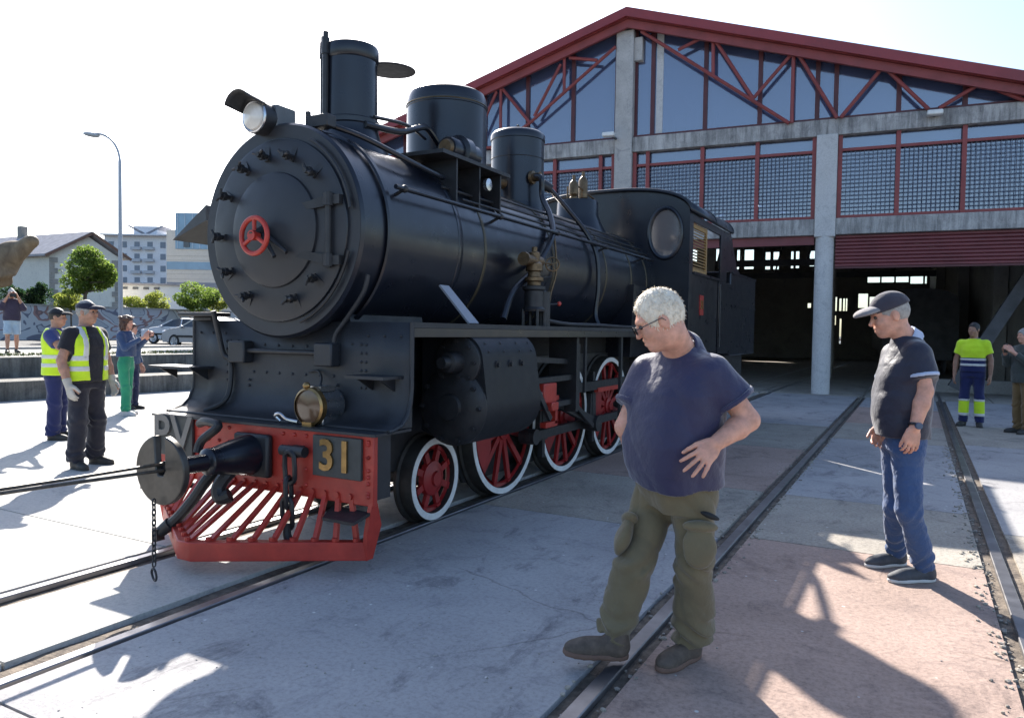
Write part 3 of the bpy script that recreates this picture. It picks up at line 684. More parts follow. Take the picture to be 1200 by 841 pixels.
pipe('air_hose', [L(.30, 7.40, 3.06), L(.45, 7.55, 2.85), L(.62, 7.68, 2.60), L(.735, 7.72, 2.35), L(.76, 7.72, 2.0), L(.74, 7.70, 1.7), L(.80, 7.68, 1.56)], .026)
pipe('brass_pipe', [L(.70, 6.70, 2.42), L(.73, 6.69, 2.1), L(.70, 6.62, 1.85), L(.72, 6.55, 1.58)], .010, M_dbr)
b = MB(); b.prism([L(.74, 4.62, 1.83), L(.74, 4.74, 1.83), L(.95, 4.84, 1.55), L(.95, 4.70, 1.55)], (.012, 0, .008)); b.build('boiler_stay', mat('stay_sky_lit_grey', (0.20, 0.22, 0.26), 0.4, var=0.05), loco)  # pale colour stands in for sky light caught by the strut
# --- running boards
for sg in (1, -1):
    b = MB(); b.bbox(L(sg*.35, 3.9, 1.515), L(sg*1.03, 9.83, 1.55)); rb = b.build('running_board', M_plt, loco)
    b = MB(); b.bbox(L(sg*1.005, 3.905, 1.455), L(sg*1.028, 9.83, 1.513)); b.build('edge_angle', M_blk, rb)
pipe('conduit', [L(.93, 6.1, 1.60), L(.95, 6.5, 1.575), L(.97, 7.2, 1.575), L(.97, 8.4, 1.575), L(.9, 9.2, 1.70), L(.8, 9.7, 1.8)], .020, M_iron)
# --- air pump on the running board
px0, py0 = .86, 5.95
b = MB()
for dx, dy in ((-.07, -.07), (.07, -.07), (-.07, .07), (.07, .07)): b.cyl(L(px0+dx, py0+dy, 1.55), L(px0+dx, py0+dy, 1.70), .016, .016, 8)
b.lathe([(.10, 1.68), (.105, 1.70), (.085, 1.72), (.085, 1.86), (.105, 1.875), (.105, 1.90), (.06, 1.91)], L(px0, py0, 0), Zv, 20)
pump = b.build('air_pump', M_iron, loco)
b = MB(); b.lathe([(.06, 1.90), (.06, 1.94), (.085, 1.95), (.085, 1.98), (.06, 1.99), (.055, 2.03), (.075, 2.04), (.075, 2.10), (.05, 2.12), (.05, 2.20), (.025, 2.21), (.025, 2.25), (0, 2.25)], L(px0, py0, 0), Zv, 18, caps=False); b.build('pump_valve_body', M_dbr, pump)
b = MB(); b.cyl(L(px0, py0-.18, 2.13), L(px0, py0+.12, 2.13), .045, .045, 14); b.cyl(L(px0, py0-.21, 2.13), L(px0, py0-.18, 2.13), .06, .06, 10); b.build('pump_crosspipe', M_dbr, pump)
b = MB(); b.torus(L(px0+.05, py0+.27, 2.12), Vector((.55, -.8, 0)), .062, .008, 24, 6); c = L(px0+.05, py0+.27, 2.12)
for k in range(4):
    a = math.pi/2*k+.4; x_, y_, _ = basis((.55, -.8, 0)); b.tube([c, c+x_*math.cos(a)*.06+y_*math.sin(a)*.06], .005, 5)
b.cyl(L(px0, py0+.12, 2.13), c, .009, .009, 6); b.build('pump_handwheel', M_dbr, pump)
b = MB(); b.cyl(L(px0+.02, py0+.14, 1.55), L(px0+.02, py0+.14, 1.86), .07, .07, 16); b.cyl(L(px0, py0+.14, 1.86), L(px0, py0+.14, 1.90), .05, .03, 12); b.build('pump_cylinder', M_iron, pump)
b = MB(); b.ball(L(px0+.1, py0+.32, 1.76), .022, 10, 6); b.build('tap_knob', M_lred, pump)
b = MB(); b.tube([L(px0+.05, py0+.2, 1.75), L(px0+.1, py0+.32, 1.76)], .008, 6); b.build('tap_lever', M_iron, pump); b = MB(); b.tube([L(px0-.05, py0-.02, 1.95), L(px0+.10, py0+.16, 2.0)], .007, 6); b.build('tap_lever', M_iron, pump)
# --- front plate, curved forward at its foot
rows = []
pz = [(3.9, 1.55), (3.9, 1.30), (3.9, 1.12), (3.888, 1.03), (3.855, .95), (3.79, .895), (3.70, .875), (3.66, .872)]
for y, z in pz: rows.append([L(X, y, z) for X in np.linspace(-1.03, 1.03, 9)])
b = MB(); b.sheet(rows); fp = b.build('front_plate', M_plt, loco, sharp=60, solid=.012)
for sg in (-1, 1):
    b = MB(); b.tube([L(sg*1.03, y, z) for y, z in pz], .014, 8); b.build('plate_edge', M_plt, fp)
    b = MB(); b.prism([L(sg*1.0, y, z) for y, z in pz] + [L(sg*1.0, 3.93, .872), L(sg*1.0, 3.93, 1.45)], (sg*.012, 0, 0)); b.build('side_gusset', M_plt, fp)
rv = MB()
def rivet(bb, p, ax, r=.011):
    bb.lathe([(r, 0), (r*.85, r*.5), (r*.4, r*.85), (0, r*.95)], p, ax, 7, caps=False)
for X in np.linspace(-.95, .95, 15): rivet(rv, L(X, 3.894, 1.46) if abs(X) > .55 else L(X, 3.894, 1.405-.03*(1-(X/.55)**2)), -Yv)
for z in np.linspace(1.05, 1.40, 7):
    for X in (-.66, -.62, .62, .66): rivet(rv, L(X, 3.894, z), -Yv)
for X in np.linspace(-.38, .38, 7): rivet(rv, L(X, 3.894, 1.18), -Yv)
for z in (1.0, 1.08, 1.12):
    for X in (-.42, .42): rivet(rv, L(X, 3.885, z), -Yv)
rv.build('plate_rivets', M_plt, fp, kind='stuff')
for s0, s1 in ((-.55, -.385), (.28, .44)):
    b = MB(); b.bbox(L(s0, 3.80, 1.245), L(s1, 3.895, 1.405)); b.build('lamp_iron_box', M_plt, fp, bevel=.012)
b = MB(); b.tube([L(-.40, 3.845, 1.335), L(.30, 3.845, 1.335)], .018, 10); b.build('cross_bar', M_iron, fp)
pipe('front_pipe', [L(-.70, 3.80, 1.62), L(-.69, 3.84, 1.45), L(-.66, 3.86, 1.30), L(-.60, 3.87, 1.25), L(-.585, 3.85, 1.05), L(-.60, 3.80, .95), L(-.72, 3.74, .885)], .020, M_iron, parent=fp)
pipe('front_pipe', [L(.70, 3.86, 1.86), L(.66, 3.86, 1.74), L(.52, 3.87, 1.58), L(.43, 3.86, 1.47), L(.41, 3.86, 1.39)], .016, M_plt, parent=fp)
pipe('lamp_cable', [L(.17, 3.88, 1.20), L(.26, 3.87, 1.21), L(.32, 3.84, 1.16), L(.35, 3.78, 1.09)], .008, M_iron, parent=fp)
for s0, s1 in ((.66, .97), (-1.28, -.80)):
    b = MB(); b.bbox(L(s0, 3.68, 1.185), L(s1, 3.895, 1.205)); b.prism([L(s0+.05, 3.89, 1.19), L(s0+.05, 3.72, 1.19), L(s0+.05, 3.89, 1.10)], (.014, 0, 0)); b.prism([L(s1-.08, 3.89, 1.19), L(s1-.08, 3.72, 1.19), L(s1-.08, 3.89, 1.10)], (.014, 0, 0)); b.build('foot_step', M_plt, fp)
b = MB(); b.bbox(L(-1.10, 3.80, 1.58), L(-.72, 3.98, 1.61)); b.bbox(L(-1.0, 3.86, 1.55), L(-.8, 3.92, 1.58)); b.build('lamp_shelf', M_iron, fp, bevel=.008)
# --- headlight
hX, hZ = -.14, 2.935
b = MB(); b.lathe([(.08, .0), (.110, 0), (.114, .02), (.110, .10), (.10, .16), (.05, .22)], L(hX, 3.67, hZ), Yv, 28); hl = b.build('headlight', M_iron, loco)
b = MB(); b.bbox(L(hX-.085, 3.77, hZ-.10), L(hX+.11, 3.95, hZ+.10)); b.build('headlight_box', mat('grey_lamp_paint', (0.10, 0.105, 0.11), 0.45, var=0.2, scale=8), hl, bevel=.012)
b = MB(); b.lathe([(.096, .0), (.088, -.02), (.055, -.036), (0, -.042)], L(hX, 3.675, hZ), Yv, 28, caps=False); b.build('lens', M_lens, hl)
b = MB(); b.torus(L(hX, 3.672, hZ), Yv, .101, .011, 32, 8); b.build('lens_ring', M_chrome, hl)
b = MB(); rows = []
for t in (0, .06, .12, .17): rows.append([L(hX+math.cos(a)*.120, 3.69-t, hZ+math.sin(a)*.120+t*.12) for a in np.linspace(R(35), R(165), 14)])
b.sheet(rows); b.build('visor', M_iron, hl, sharp=60, solid=.006)
b = MB(); b.prism([L(hX-.07, 3.8, 2.76), L(hX+.09, 3.8, 2.76), L(hX+.07, 3.8, 2.86), L(hX-.05, 3.8, 2.86)], (0, .1, 0)); b.build('bracket', M_iron, hl)
pipe('headlight_cable', [L(.05, 3.84, 2.90), L(.06, 3.79, 2.78), L(.11, 3.78, 2.66), L(.17, 3.78, 2.72), L(.19, 3.80, 2.86)], .006, M_iron, parent=hl)
b = MB(); b.bbox(L(.16, 3.84, 2.86), L(.36, 3.93, 2.945)); b.cyl(L(.17, 3.86, 2.94), L(.17, 3.86, 2.98), .02, .02, 8); b.build('lamp_socket', M_iron, smk, bevel=.01)
pipe('smokebox_pipe', [L(.30, 3.92, 2.89), L(.45, 4.1, 2.83), L(.55, 4.5, 2.74), L(.55, 4.95, 2.70)], .02, M_blk, parent=smk)
# --- buffer beam
b = MB(); b.bbox(L(-1.0, 3.56, .42), L(1.0, 3.60, .85)); beam = b.build('buffer_beam', M_lred, loco, bevel=.006)
b = MB(); b.bbox(L(-1.03, 3.53, .852), L(1.03, 3.90, .868)); b.bbox(L(-.98, 3.602, .45), L(.98, 3.75, .85)); b.build('beam_deck', M_plt, beam)
rv = MB()
for X in np.linspace(-.96, .96, 20):
    if abs(X) > .2 and not (.5 < X < .93) and not X < -.58:
        for z in (.815, .72, .60, .50): rivet(rv, L(X, 3.558, z), -Yv, .014)
for z in (.80, .72, .64, .56, .48): rivet(rv, L(.96, 3.558, z), -Yv, .014)
rv.build('beam_rivets', M_lred, beam, kind='stuff')
def plaque(X0, X1, z0, z1, txt, mt, size, nm):
    b = MB(); b.bbox(L(X0, 3.535, z0), L(X1, 3.558, z1)); pl = b.build(nm, M_plate, loco, bevel=.004)
    me = text_mesh(txt, size, .016, 1.08, .006); me.materials.append(mt)
    M = Matrix.Translation(L((X0+X1)/2, 3.529, (z0+z1)/2)) @ Matrix.Rotation(math.pi/2, 4, 'X'); Q = root_matrix(pl).inverted() @ M
    me.transform(Q); link_mesh('lettering', me, None, pl, sharp=30)
    return pl
plaque(.53, .92, .575, .832, '31', M_brass, .27, 'number_plate')
plaque(-1.0, -.60, .575, .868, 'PV', mat('cast_grey', (0.16, 0.15, 0.14), 0.5, metal=0.2, var=0.15), .36, 'letter_plate')
# --- centre coupler
b = MB(); b.bbox(L(-.15, 3.50, .515), L(.17, 3.556, .80)); cp = b.build('coupler', M_iron, loco, bevel=.02)
b = MB(); b.lathe([(.135, 0), (.13, -.05), (.10, -.22), (.085, -.28), (.085, -.34), (.075, -.35), (.055, -.36), (.05, -.64)], L(0, 3.51, .66), Yv, 28); b.build('coupler_shank', M_blk, cp)
pts = []
for k in range(40):
    a = R(90+12)+R(336)*k/39; pts.append((.215*math.cos(a), .205*math.sin(a)))
pts = pts + [(.05, .0), (.03, -.03), (-.01, -.03), (-.03, .0)]
b = MB(); b.prism([L(x, 2.835, .66+z) for x, z in pts], (0, .045, 0)); b.build('coupler_head', mat('bare_iron', (0.075, 0.068, 0.06), 0.42, metal=0.6, var=0.3, scale=7, rvar=0.12), cp, bevel=.008)
pipe('brake_hose', [L(-.50, 3.52, .83), L(-.36, 3.46, .86), L(-.22, 3.44, .84), L(-.33, 3.40, .74), L(-.35, 3.38, .66)], .030, M_iron)
pipe('brake_hose', [L(-.10, 3.38, .60), L(-.15, 3.30, .52), L(-.22, 3.26, .40), L(-.31, 3.22, .28), L(-.40, 3.20, .20)], .036, M_iron)
b = MB(); b.cyl(L(-.385, 3.20, .215), L(-.45, 3.17, .155), .045, .038, 12); b.box(L(-.455, 3.16, .145), (.05, .06, .08)); b.build('hose_end', M_iron, loco)
pipe('draw_hook', [L(.02, 3.52, .60), L(.0, 3.42, .60), L(-.02, 3.34, .55), L(-.05, 3.30, .47), L(-.02, 3.29, .41), L(.03, 3.32, .43)], .045, M_iron)
b = MB(); b.cyl(L(.30, 3.50, .72), L(.50, 3.50, .72), .035, .035, 12); b.bbox(L(.36, 3.49, .68), L(.44, 3.56, .75)); sh = b.build('shackle', M_iron, loco)
def link(b, c, l, w, r, ax, up):
    x, y, a = basis(ax, up); c = Vector(c); pts = []
    for k in range(16):
        t = 2*math.pi*k/16; pts.append(c + a*((l/2-w/2)*(1 if math.sin(t) > 0 else -1)*(0 if abs(math.sin(t)) < .3 else 1) + math.sin(t)*w/2) + x*math.cos(t)*w/2)
    b.tube(pts, r, 6, closed=True)
for k, (z, tw) in enumerate(((.62, 0), (.46, 1), (.33, 0))):
    b = MB(); link(b, L(.40, 3.47-.01*k, z), .20, .085, .016, (0, -.05, 1), (0, 1, 0) if tw == 0 else (1, .4, 0)); b.build('chain_link', M_iron, sh)
pipe('safety_hook', [L(.41, 3.44, .27), L(.42, 3.43, .20), L(.46, 3.42, .15), L(.47, 3.41, .105), L(.42, 3.40, .075), L(.34, 3.40, .085), L(.31, 3.40, .12)], [.03]*1 if False else .026, M_iron, parent=sh)
# --- cowcatcher
ap = (0.0, 2.98); en = .95; ye = 3.56
b = MB(); out = [(-en, ye), (-.06, 3.0), (.06, 3.0), (en, ye)]; inn = [(en-.03, ye+.06), (.05, 3.09), (-.05, 3.09), (-en+.03, ye+.06)]
b.prism([L(x, y, .085) for x, y in out+inn], (0, 0, .115)); cow = b.build('cowcatcher', M_lred, loco, bevel=.006)
for sg in (1, -1):
    b = MB(); b.prism([L(sg*en, ye, .085), L(sg*en, ye+.06, .085), L(sg*1.0, ye+.08, .30), L(sg*1.0, ye+.04, .44), L(sg*.99, ye-.0, .44), L(sg*.97, ye-.02, .25)], (-sg*.03, 0, 0)); b.build('cowcatcher_side', M_lred, cow)
    b = MB(); b.prism([L(sg*.62, 3.62, .36), L(sg*.98, 3.56, .37), L(sg*.98, 3.40, .34), L(sg*.72, 3.42, .335)], (0, 0, .018)); b.build('side_tread', M_iron, cow)
for X in np.linspace(-.88, .88, 17):
    yb = 3.035+abs(X)*.585; Xt = X*.93
    b = MB(); b.bar(L(X, yb, .195), L(Xt, 3.57, .47), .034, .022, Yv); b.cyl(L(X, yb-.01, .20), L(X, yb-.01, .222), .018, .018, 8); b.cyl(L(Xt, 3.545, .465), L(Xt, 3.56, .465), .02, .02, 8); b.build('cowcatcher_bar', M_lred, cow)
# --- brass lamp on the deck
b = MB(); b.lathe([(.11, 0), (.125, .01), (.125, .05), (.115, .06)], L(.42, 3.60, .995), Yv, 28, caps=False); lm = b.build('marker_lamp', M_brass, loco); b = MB(); b.lathe([(.112, .012), (.08, .006), (0, .002)], L(.42, 3.60, .995), Yv, 28, caps=False); b.build('lamp_glass', mat('amber_lens', (0.10, 0.055, 0.03), 0.15, var=0.2, coat=0.5), lm)
b = MB(); b.lathe([(.108, .06), (.108, .24), (.09, .25), (0, .25)], L(.42, 3.60, .995), Yv, 28, caps=False); b.bbox(L(.36, 3.66, 1.09), L(.48, 3.80, 1.125)); b.build('lamp_body', M_chrome, lm)
b = MB(); b.bbox(L(.34, 3.66, .868), L(.50, 3.84, .93)); b.build('lamp_base', M_chrome, lm, bevel=.008)
b = MB(); b.ball(L(.40, 3.615, 1.13), .025, 8, 6); b.build('lamp_knob', M_brass, lm); b = MB(); b.box(L(.42, 3.61, .88), (.08, .03, .03)); b.build('lamp_latch', M_brass, lm)
pipe('lamp_handle', [L(.16, 3.62, .885), L(.14, 3.60, .92), L(.18, 3.60, .935), L(.22, 3.62, .90), L(.30, 3.64, .885)], .013, M_chrome, parent=lm)
# --- frames, axles, wheels
for sg in (1, -1):
    b = MB(); b.prism([L(sg*.40, y, z) for y, z in ((3.95, 1.25), (3.95, .86), (3.65, .84), (3.65, .45), (5.3, .42), (5.5, .17), (9.5, .17), (9.7, .42), (13.6, .42), (13.6, 1.25))], (sg*.03, 0, 0)); b.build('frame_plate', M_iron, loco)
b = MB(); b.bbox(L(-.40, 5.2, .95), L(.40, 9.6, 1.5)); b.build('ash_pan', M_dark, loco)
def wheel(Y, r, sg, spokes, cw, first):
    X0 = sg*.57; ax = Xv*sg
    b = MB(); b.lathe([(r-.06, -.145), (r+.028, -.145), (r+.028, -.118), (r+.004, -.108), (r, -.01), (r-.006, 0), (r-.06, 0)], L(X0, Y, r+.005), ax, 56, caps=False); b.lathe([(r-.06, -.145), (r-.06, 0)], L(X0, Y, r+.005), ax, 56, caps=False)
    w = b.build('wheel', M_tyre, loco)
    b = MB(); b.lathe([(r-.058, .0005), (r-.056, .004), (r-.007, .004), (r-.0065, .0005)], L(X0, Y, r+.005), ax, 56, caps=False); b.build('white_rim', M_white, w)
    b = MB(); b.lathe([(r-.058, -.02), (r-.058, -.05), (r-.10, -.06), (r-.11, -.045), (r-.10, -.02)], L(X0, Y, r+.005), ax, 48, caps=False)
    b.lathe([(0, .02), (.055, .02), (.06, .0), (.10, -.01), (.105, -.09)], L(X0, Y, r+.005), ax, 24, caps=False)
    for k in range(spokes):
        a = 2*math.pi*(k+.5)/spokes; d = Vector((0, math.cos(a), math.sin(a))); c = L(X0-sg*.045, Y, r+.005)
        b.bar(c+d*.06, c+d*(r-.07), .055 if r > .5 else .05, .03, ax)
    if r < .45: b.lathe([(.10, -.008), (.135, -.02), (.145, -.06)], L(X0, Y, r+.005), ax, 24, caps=False)
    if cw:
        a0 = cw; pts = [(math.cos(a0+t)*(r-.09), math.sin(a0+t)*(r-.09)) for t in np.linspace(-.75, .75, 10)]+[(math.cos(a0+t)*(r-.30), math.sin(a0+t)*(r-.30)) for t in (.55, -.55)]
        b.prism([L(X0-sg*.06, Y+p_[0], r+.005+p_[1]) for p_ in pts], ax*.05)
    b.build('wheel_centre', M_dred, w, sharp=40)
for sg in (1, -1):
    wheel(4.86, .33, sg, 8, None, sg > 0)
    for i, Y in enumerate((6.0, 7.31, 8.64)): wheel(Y, .60, sg, 12, math.pi, sg > 0)
for Y, r in ((4.86, .33), (6.0, .6), (7.31, .6), (8.64, .6)):
    b = MB(); b.cyl(L(-.55, Y, r), L(.55, Y, r), .07, .07, 16); b.build('axle', M_iron, loco)
# --- cylinders
for sg in (1, -1):
    pr = [(.60, 1.46), (.98, 1.46)]+[(.93+.20*math.cos(a), 1.28+.20*math.sin(a)) for a in np.linspace(R(58), R(5), 7)]+[(.89+.285*math.cos(a), .94+.285*math.sin(a)) for a in np.linspace(R(8), R(-115), 16)]+[(.60, .75)]
    b = MB(); b.prism([L(sg*x, 4.62, z) for x, z in pr], (0, .86, 0)); cy = b.build('cylinder', mat('cylinder_black', (0.010, 0.011, 0.014), 0.5, var=0.25, scale=4, rvar=0.1, spec=0.35), loco, sharp=40)
    b = MB(); b.lathe([(.285, .0), (.285, -.02), (.26, -.035), (.24, -.05), (.10, -.06), (.09, -.085), (.0, -.09)], L(sg*.89, 4.62, .94), Yv, 36, caps=False)
    for k in range(10):
        a = 2*math.pi*k/10; b.cyl(L(sg*.89+math.cos(a)*.245, 4.575, .94+math.sin(a)*.245), L(sg*.89+math.cos(a)*.245, 4.545, .94+math.sin(a)*.245), .017, .017, 6)
    b.build('cylinder_cover', M_iron, cy)
    b = MB(); b.lathe([(.19, 0), (.19, -.03), (.15, -.045), (.08, -.05), (.07, -.16), (.045, -.17), (.04, -.24), (0, -.24)], L(sg*.93, 4.62, 1.27), Yv, 28, caps=False)
    for k in range(8):
        a = 2*math.pi*k/8; b.cyl(L(sg*.93+math.cos(a)*.155, 4.59, 1.27+math.sin(a)*.155), L(sg*.93+math.cos(a)*.155, 4.555, 1.27+math.sin(a)*.155), .014, .014, 6)
    b.build('valve_cover', M_iron, cy)
    for y in (4.82, 5.02, 5.2):
        b = MB(); b.cyl(L(sg*1.10, y, 1.255), L(sg*1.142, y, 1.25), .036, .034, 12); b.cyl(L(sg*1.14, y, 1.25), L(sg*1.16, y, 1.25), .018, .018, 6); b.build('valve_plug', M_iron, cy)
    b = MB()
    for y in (4.72, 4.95, 5.2, 5.4):
        for a in (40, 20): rivet(b, L(sg*(.93+.20*math.cos(R(a))), y, 1.28+.20*math.sin(R(a))), Vector((sg, 0, .5)), .012)
    b.build('cylinder_rivets', M_blk, cy, kind='stuff')
    # motion
    b = MB(); b.bar(L(sg*.87, 5.47, 1.06), L(sg*.87, 6.75, 1.06), .07, .05); b.bar(L(sg*.87, 5.47, .82), L(sg*.87, 6.75, .82), .07, .05); b.bar(L(sg*.80, 6.75, .72), L(sg*.80, 6.75, 1.45), .30, .06, Yv); b.build('slide_bar', M_iron, loco)
    b = MB(); b.bbox(L(sg*.82, 6.05, .85), L(sg*.93, 6.32, 1.03)); b.bbox(L(sg*.84, 6.12, .78), L(sg*.98, 6.26, .86)); ch = b.build('crosshead', M_lred, loco, bevel=.01)
    b = MB(); b.cyl(L(sg*.89, 5.48, .94), L(sg*.89, 6.1, .94), .028, .028, 12); b.build('piston_rod', M_chrome, ch)
    b = MB(); b.bar(L(sg*.80, 6.30, .62), L(sg*.80, 6.56, .62), .06, .05); b.bar(L(sg*.80, 6.53, .62), L(sg*.80, 6.53, .88), .06, .05, Yv); b.bar(L(sg*.80, 6.25, .86), L(sg*.80, 6.56, .86), .08, .06); b.build('motion_bracket', M_lred, loco)
    pn = (.27*math.cos(R(-20)), .27*math.sin(R(-20)))
    b = MB(); b.bar(L(sg*.70, 6.0+pn[0]-.08, .605+pn[1]), L(sg*.70, 8.64+pn[0]+.08, .605+pn[1]), .05, .085)
    for Y in (6.0, 7.31, 8.64): b.cyl(L(sg*.60, Y+pn[0], .605+pn[1]), L(sg*.76, Y+pn[0], .605+pn[1]), .075, .075, 18)
    b.build('coupling_rod', M_iron, loco)
    b = MB(); b.bar(L(sg*.80, 6.2, .93), L(sg*.80, 7.31+pn[0]+.06, .605+pn[1]), .05, .095); b.cyl(L(sg*.74, 7.31+pn[0], .605+pn[1]), L(sg*.86, 7.31+pn[0], .605+pn[1]), .085, .085, 18); b.build('connecting_rod', M_iron, loco)
    b = MB(); b.bar(L(sg*.66, 7.1, .90), L(sg*.66, 9.35, .90), .04, .10); b.build('brake_pull_bar', M_iron, loco)
    b = MB(); b.bar(L(sg*.665, 7.95, .845), L(sg*.665, 9.3, .845), .05, .05); b.build('red_stay', M_lred, loco)
    b = MB(); b.bar(L(sg*.84, 6.95, .72), L(sg*.84, 6.95, 1.38), .06, .09, Yv); b.bar(L(sg*.86, 5.6, 1.27), L(sg*.84, 6.95, 1.20), .03, .05); b.bar(L(sg*.86, 6.95, .75), L(sg*.83, 7.31+pn[0]*.6, .50), .025, .05); b.bar(L(sg*.90, 5.62, 1.33), L(sg*.93, 6.18, .70), .03, .05); b.build('valve_gear', M_iron, loco)
    for Y in (6.68, 7.98):
        b = MB(); b.bar(L(sg*.60, Y, .25), L(sg*.60, Y, 1.05), .05, .06, Yv); b.prism([L(sg*.54, Y-.10, .42), L(sg*.54, Y+.10, .42), L(sg*.54, Y+.07, .80), L(sg*.54, Y-.07, .80)], (sg*.08, 0, 0)); b.build('brake_hanger', M_iron, loco)
    b = MB(); b.bar(L(sg*.97, 6.88, .9), L(sg*.97, 6.88, 1.47), .025, .04, Yv); b.build('hanger_bar', M_iron, loco); b = MB(); b.bar(L(sg*.97, 7.9, .4), L(sg*.97, 7.9, 1.47), .03, .05, Yv); b.build('hanger_bar', M_iron, loco)
# --- cab
def rz_(X): return 3.09+.34*max(0, 1-abs(X/1.2)**2.7)**(1/2.1)
XS_ = np.linspace(-1.2, 1.2, 25)
def oval(cx, cz, a, b_, n=32): return [(cx+a*math.cos(2*math.pi*k/n), cz+b_*math.sin(2*math.pi*k/n)) for k in range(n)]
cabp = [(-1.2, 1.2), (1.2, 1.2)]+[(1.2*math.sin(a), rz_(1.2*math.sin(a))) for a in np.linspace(math.pi/2, -math.pi/2, 33)]
bm = bmesh.new()
def loop(pts):
    vs_ = [bm.verts.new(L(x, 9.80, z)) for x, z in pts]; return [bm.edges.new((vs_[i], vs_[(i+1) % len(vs_)])) for i in range(len(vs_))]
ed = loop(cabp)
for sg in (1, -1): ed += loop(oval(sg*.87, 2.84, .20, .31))
bmesh.ops.triangle_fill(bm, use_beauty=True, edges=ed)
ex = bmesh.ops.extrude_face_region(bm, geom=bm.faces[:]); bmesh.ops.translate(bm, verts=[v for v in ex['geom'] if isinstance(v, bmesh.types.BMVert)], vec=(0, .03, 0))
bmesh.ops.recalc_face_normals(bm, faces=bm.faces); bm.transform(root_matrix(loco).inverted())
me = bpy.data.meshes.new('cab_front'); bm.to_mesh(me); bm.free(); cab = link_mesh('cab_front', me, M_blk, loco, smooth=False)
for sg in (1, -1):
    b = MB(); b.torus(L(sg*.87, 9.80, 2.84), Yv, 1.0, .028, 40, 8, .225, .335, Zv); wf = b.build('window_frame', M_blk, cab)
    b = MB(); b.prism([L(x, 9.81, z) for x, z in oval(sg*.87, 2.84, .205, .315)], (0, .006, 0)); b.build('pane', M_cabg, wf, smooth=False)
for sg in (1, -1):
    x0, x1 = sorted((sg*1.17, sg*1.2))
    for lo, hi, nm in (((9.832, 1.2), (11.42, 2.31), 'cab_side'), ((9.832, 2.312), (9.985, 3.10), 'cab_post'), ((11.58, 2.312), (12.0, 3.10), 'cab_post'), ((9.987, 3.0), (11.578, 3.10), 'cab_header'), ((11.50, 1.2), (12.36, 2.31), 'cab_side')):
        b = MB(); b.bbox(L(x0, lo[0], lo[1]), L(x1, hi[0], hi[1])); b.build(nm, M_blk, loco, bevel=.004)
    b = MB(); b.prism([L(sg*1.185, 12.0, 3.10), L(sg*1.185, 12.25, 3.12), L(sg*1.185, 12.45, 2.9), L(sg*1.185, 12.75, 2.6), L(sg*1.185, 13.1, 2.50), L(sg*1.185, 12.0, 2.50)], (sg*.014, 0, 0)); b.build('cab_wing', M_blk, loco)
    b = MB(); b.tube([L(sg*1.23, 11.46, 1.3), L(sg*1.23, 11.46, 2.25)], .015, 8); b.build('grab_rail', M_chrome if sg < 0 else M_iron, loco)
    b = MB(); b.bbox(L(x0+.004*sg, 9.99, 2.30), L(x1+.03*sg, 11.58, 2.335)); b.build('window_sill', M_blk, loco)
    if sg > 0:
        b = MB()
        for z in (2.36, 2.97): b.bbox(L(1.135, 10.03, z-.03), L(1.165, 10.85, z+.03))
        for y in (10.02, 10.84): b.bbox(L(1.134, y-.03, 2.335), L(1.166, y+.03, 3.0))
        lv = b.build('louvre_shutter', M_wood, loco)
        for k in range(13):
            z = 2.41+k*.042; M = Matrix.Translation(L(1.15, 10.43, z)) @ Matrix.Rotation(R(40), 4, 'Y') @ Matrix.Diagonal((.045, .76, .007, 1)); inst('slat', unit_box(M_wood, 'wood_slat'), M, lv)
XR_ = [1.2*math.sin(a) for a in np.linspace(-math.pi/2, math.pi/2, 41)]
b = MB(); rr_ = [[L(x*1.225/1.2, y, rz_(x)+.02) for x in XR_] for y in (9.74, 11.0, 12.28)]
b.sheet(rr_); cr = b.build('cab_roof', M_blk, loco, sharp=180, solid=.03)
for y in (9.76, 11.1, 12.26):
    b = MB(); b.tube([L(x*1.235/1.2, y, rz_(x)+.035) for x in XR_], .013, 6); b.build('roof_rib', M_blk, cr)
b = MB(); b.bbox(L(-1.15, 9.84, 1.2), L(1.15, 11.4, 1.25)); b.bbox(L(-.8, 9.84, 1.3), L(.8, 9.95, 2.7)); b.build('cab_floor', M_dark, loco)
b = MB(); b.bbox(L(1.201, 10.36, 1.76), L(1.212, 10.56, 2.04)); npn = b.build('side_number_plate', mat('plate_red', (0.34, 0.02, 0.015), 0.4, var=0.1), loco, bevel=.002)
me = text_mesh('31', .17, .008, 1.0, .004); me.materials.append(M_brass)
me.transform(root_matrix(npn).inverted() @ Matrix.Translation(L(1.216, 10.46, 1.90)) @ Matrix.Rotation(math.pi/2, 4, 'Z') @ Matrix.Rotation(math.pi/2, 4, 'X')); link_mesh('lettering', me, None, npn)
# --- coal bunker behind the cab
b = MB(); b.bbox(L(-1.19, 12.37, 1.15), L(1.19, 14.45, 2.52)); bk = b.build('coal_bunker', M_blk, loco, bevel=.02)
for z in (1.95, 2.49):
    b = MB(); b.bbox(L(1.19, 12.40, z), L(1.205, 14.43, z+.03)); b.build('bunker_moulding', M_blk, bk)
b = MB(); b.bbox(L(-1.0, 9.7, .62), L(1.0, 14.3, 1.15)); b.build('rear_frame', M_iron, loco)
for Y in (11.0, 13.2):
    for sg in (1, -1): wheel(Y, .40, sg, 8, None, False)
for z in (.45, .8):
    b = MB(); b.bbox(L(.95, 11.2, z), L(1.18, 11.7, z+.03)); b.build('cab_step', M_iron, loco)
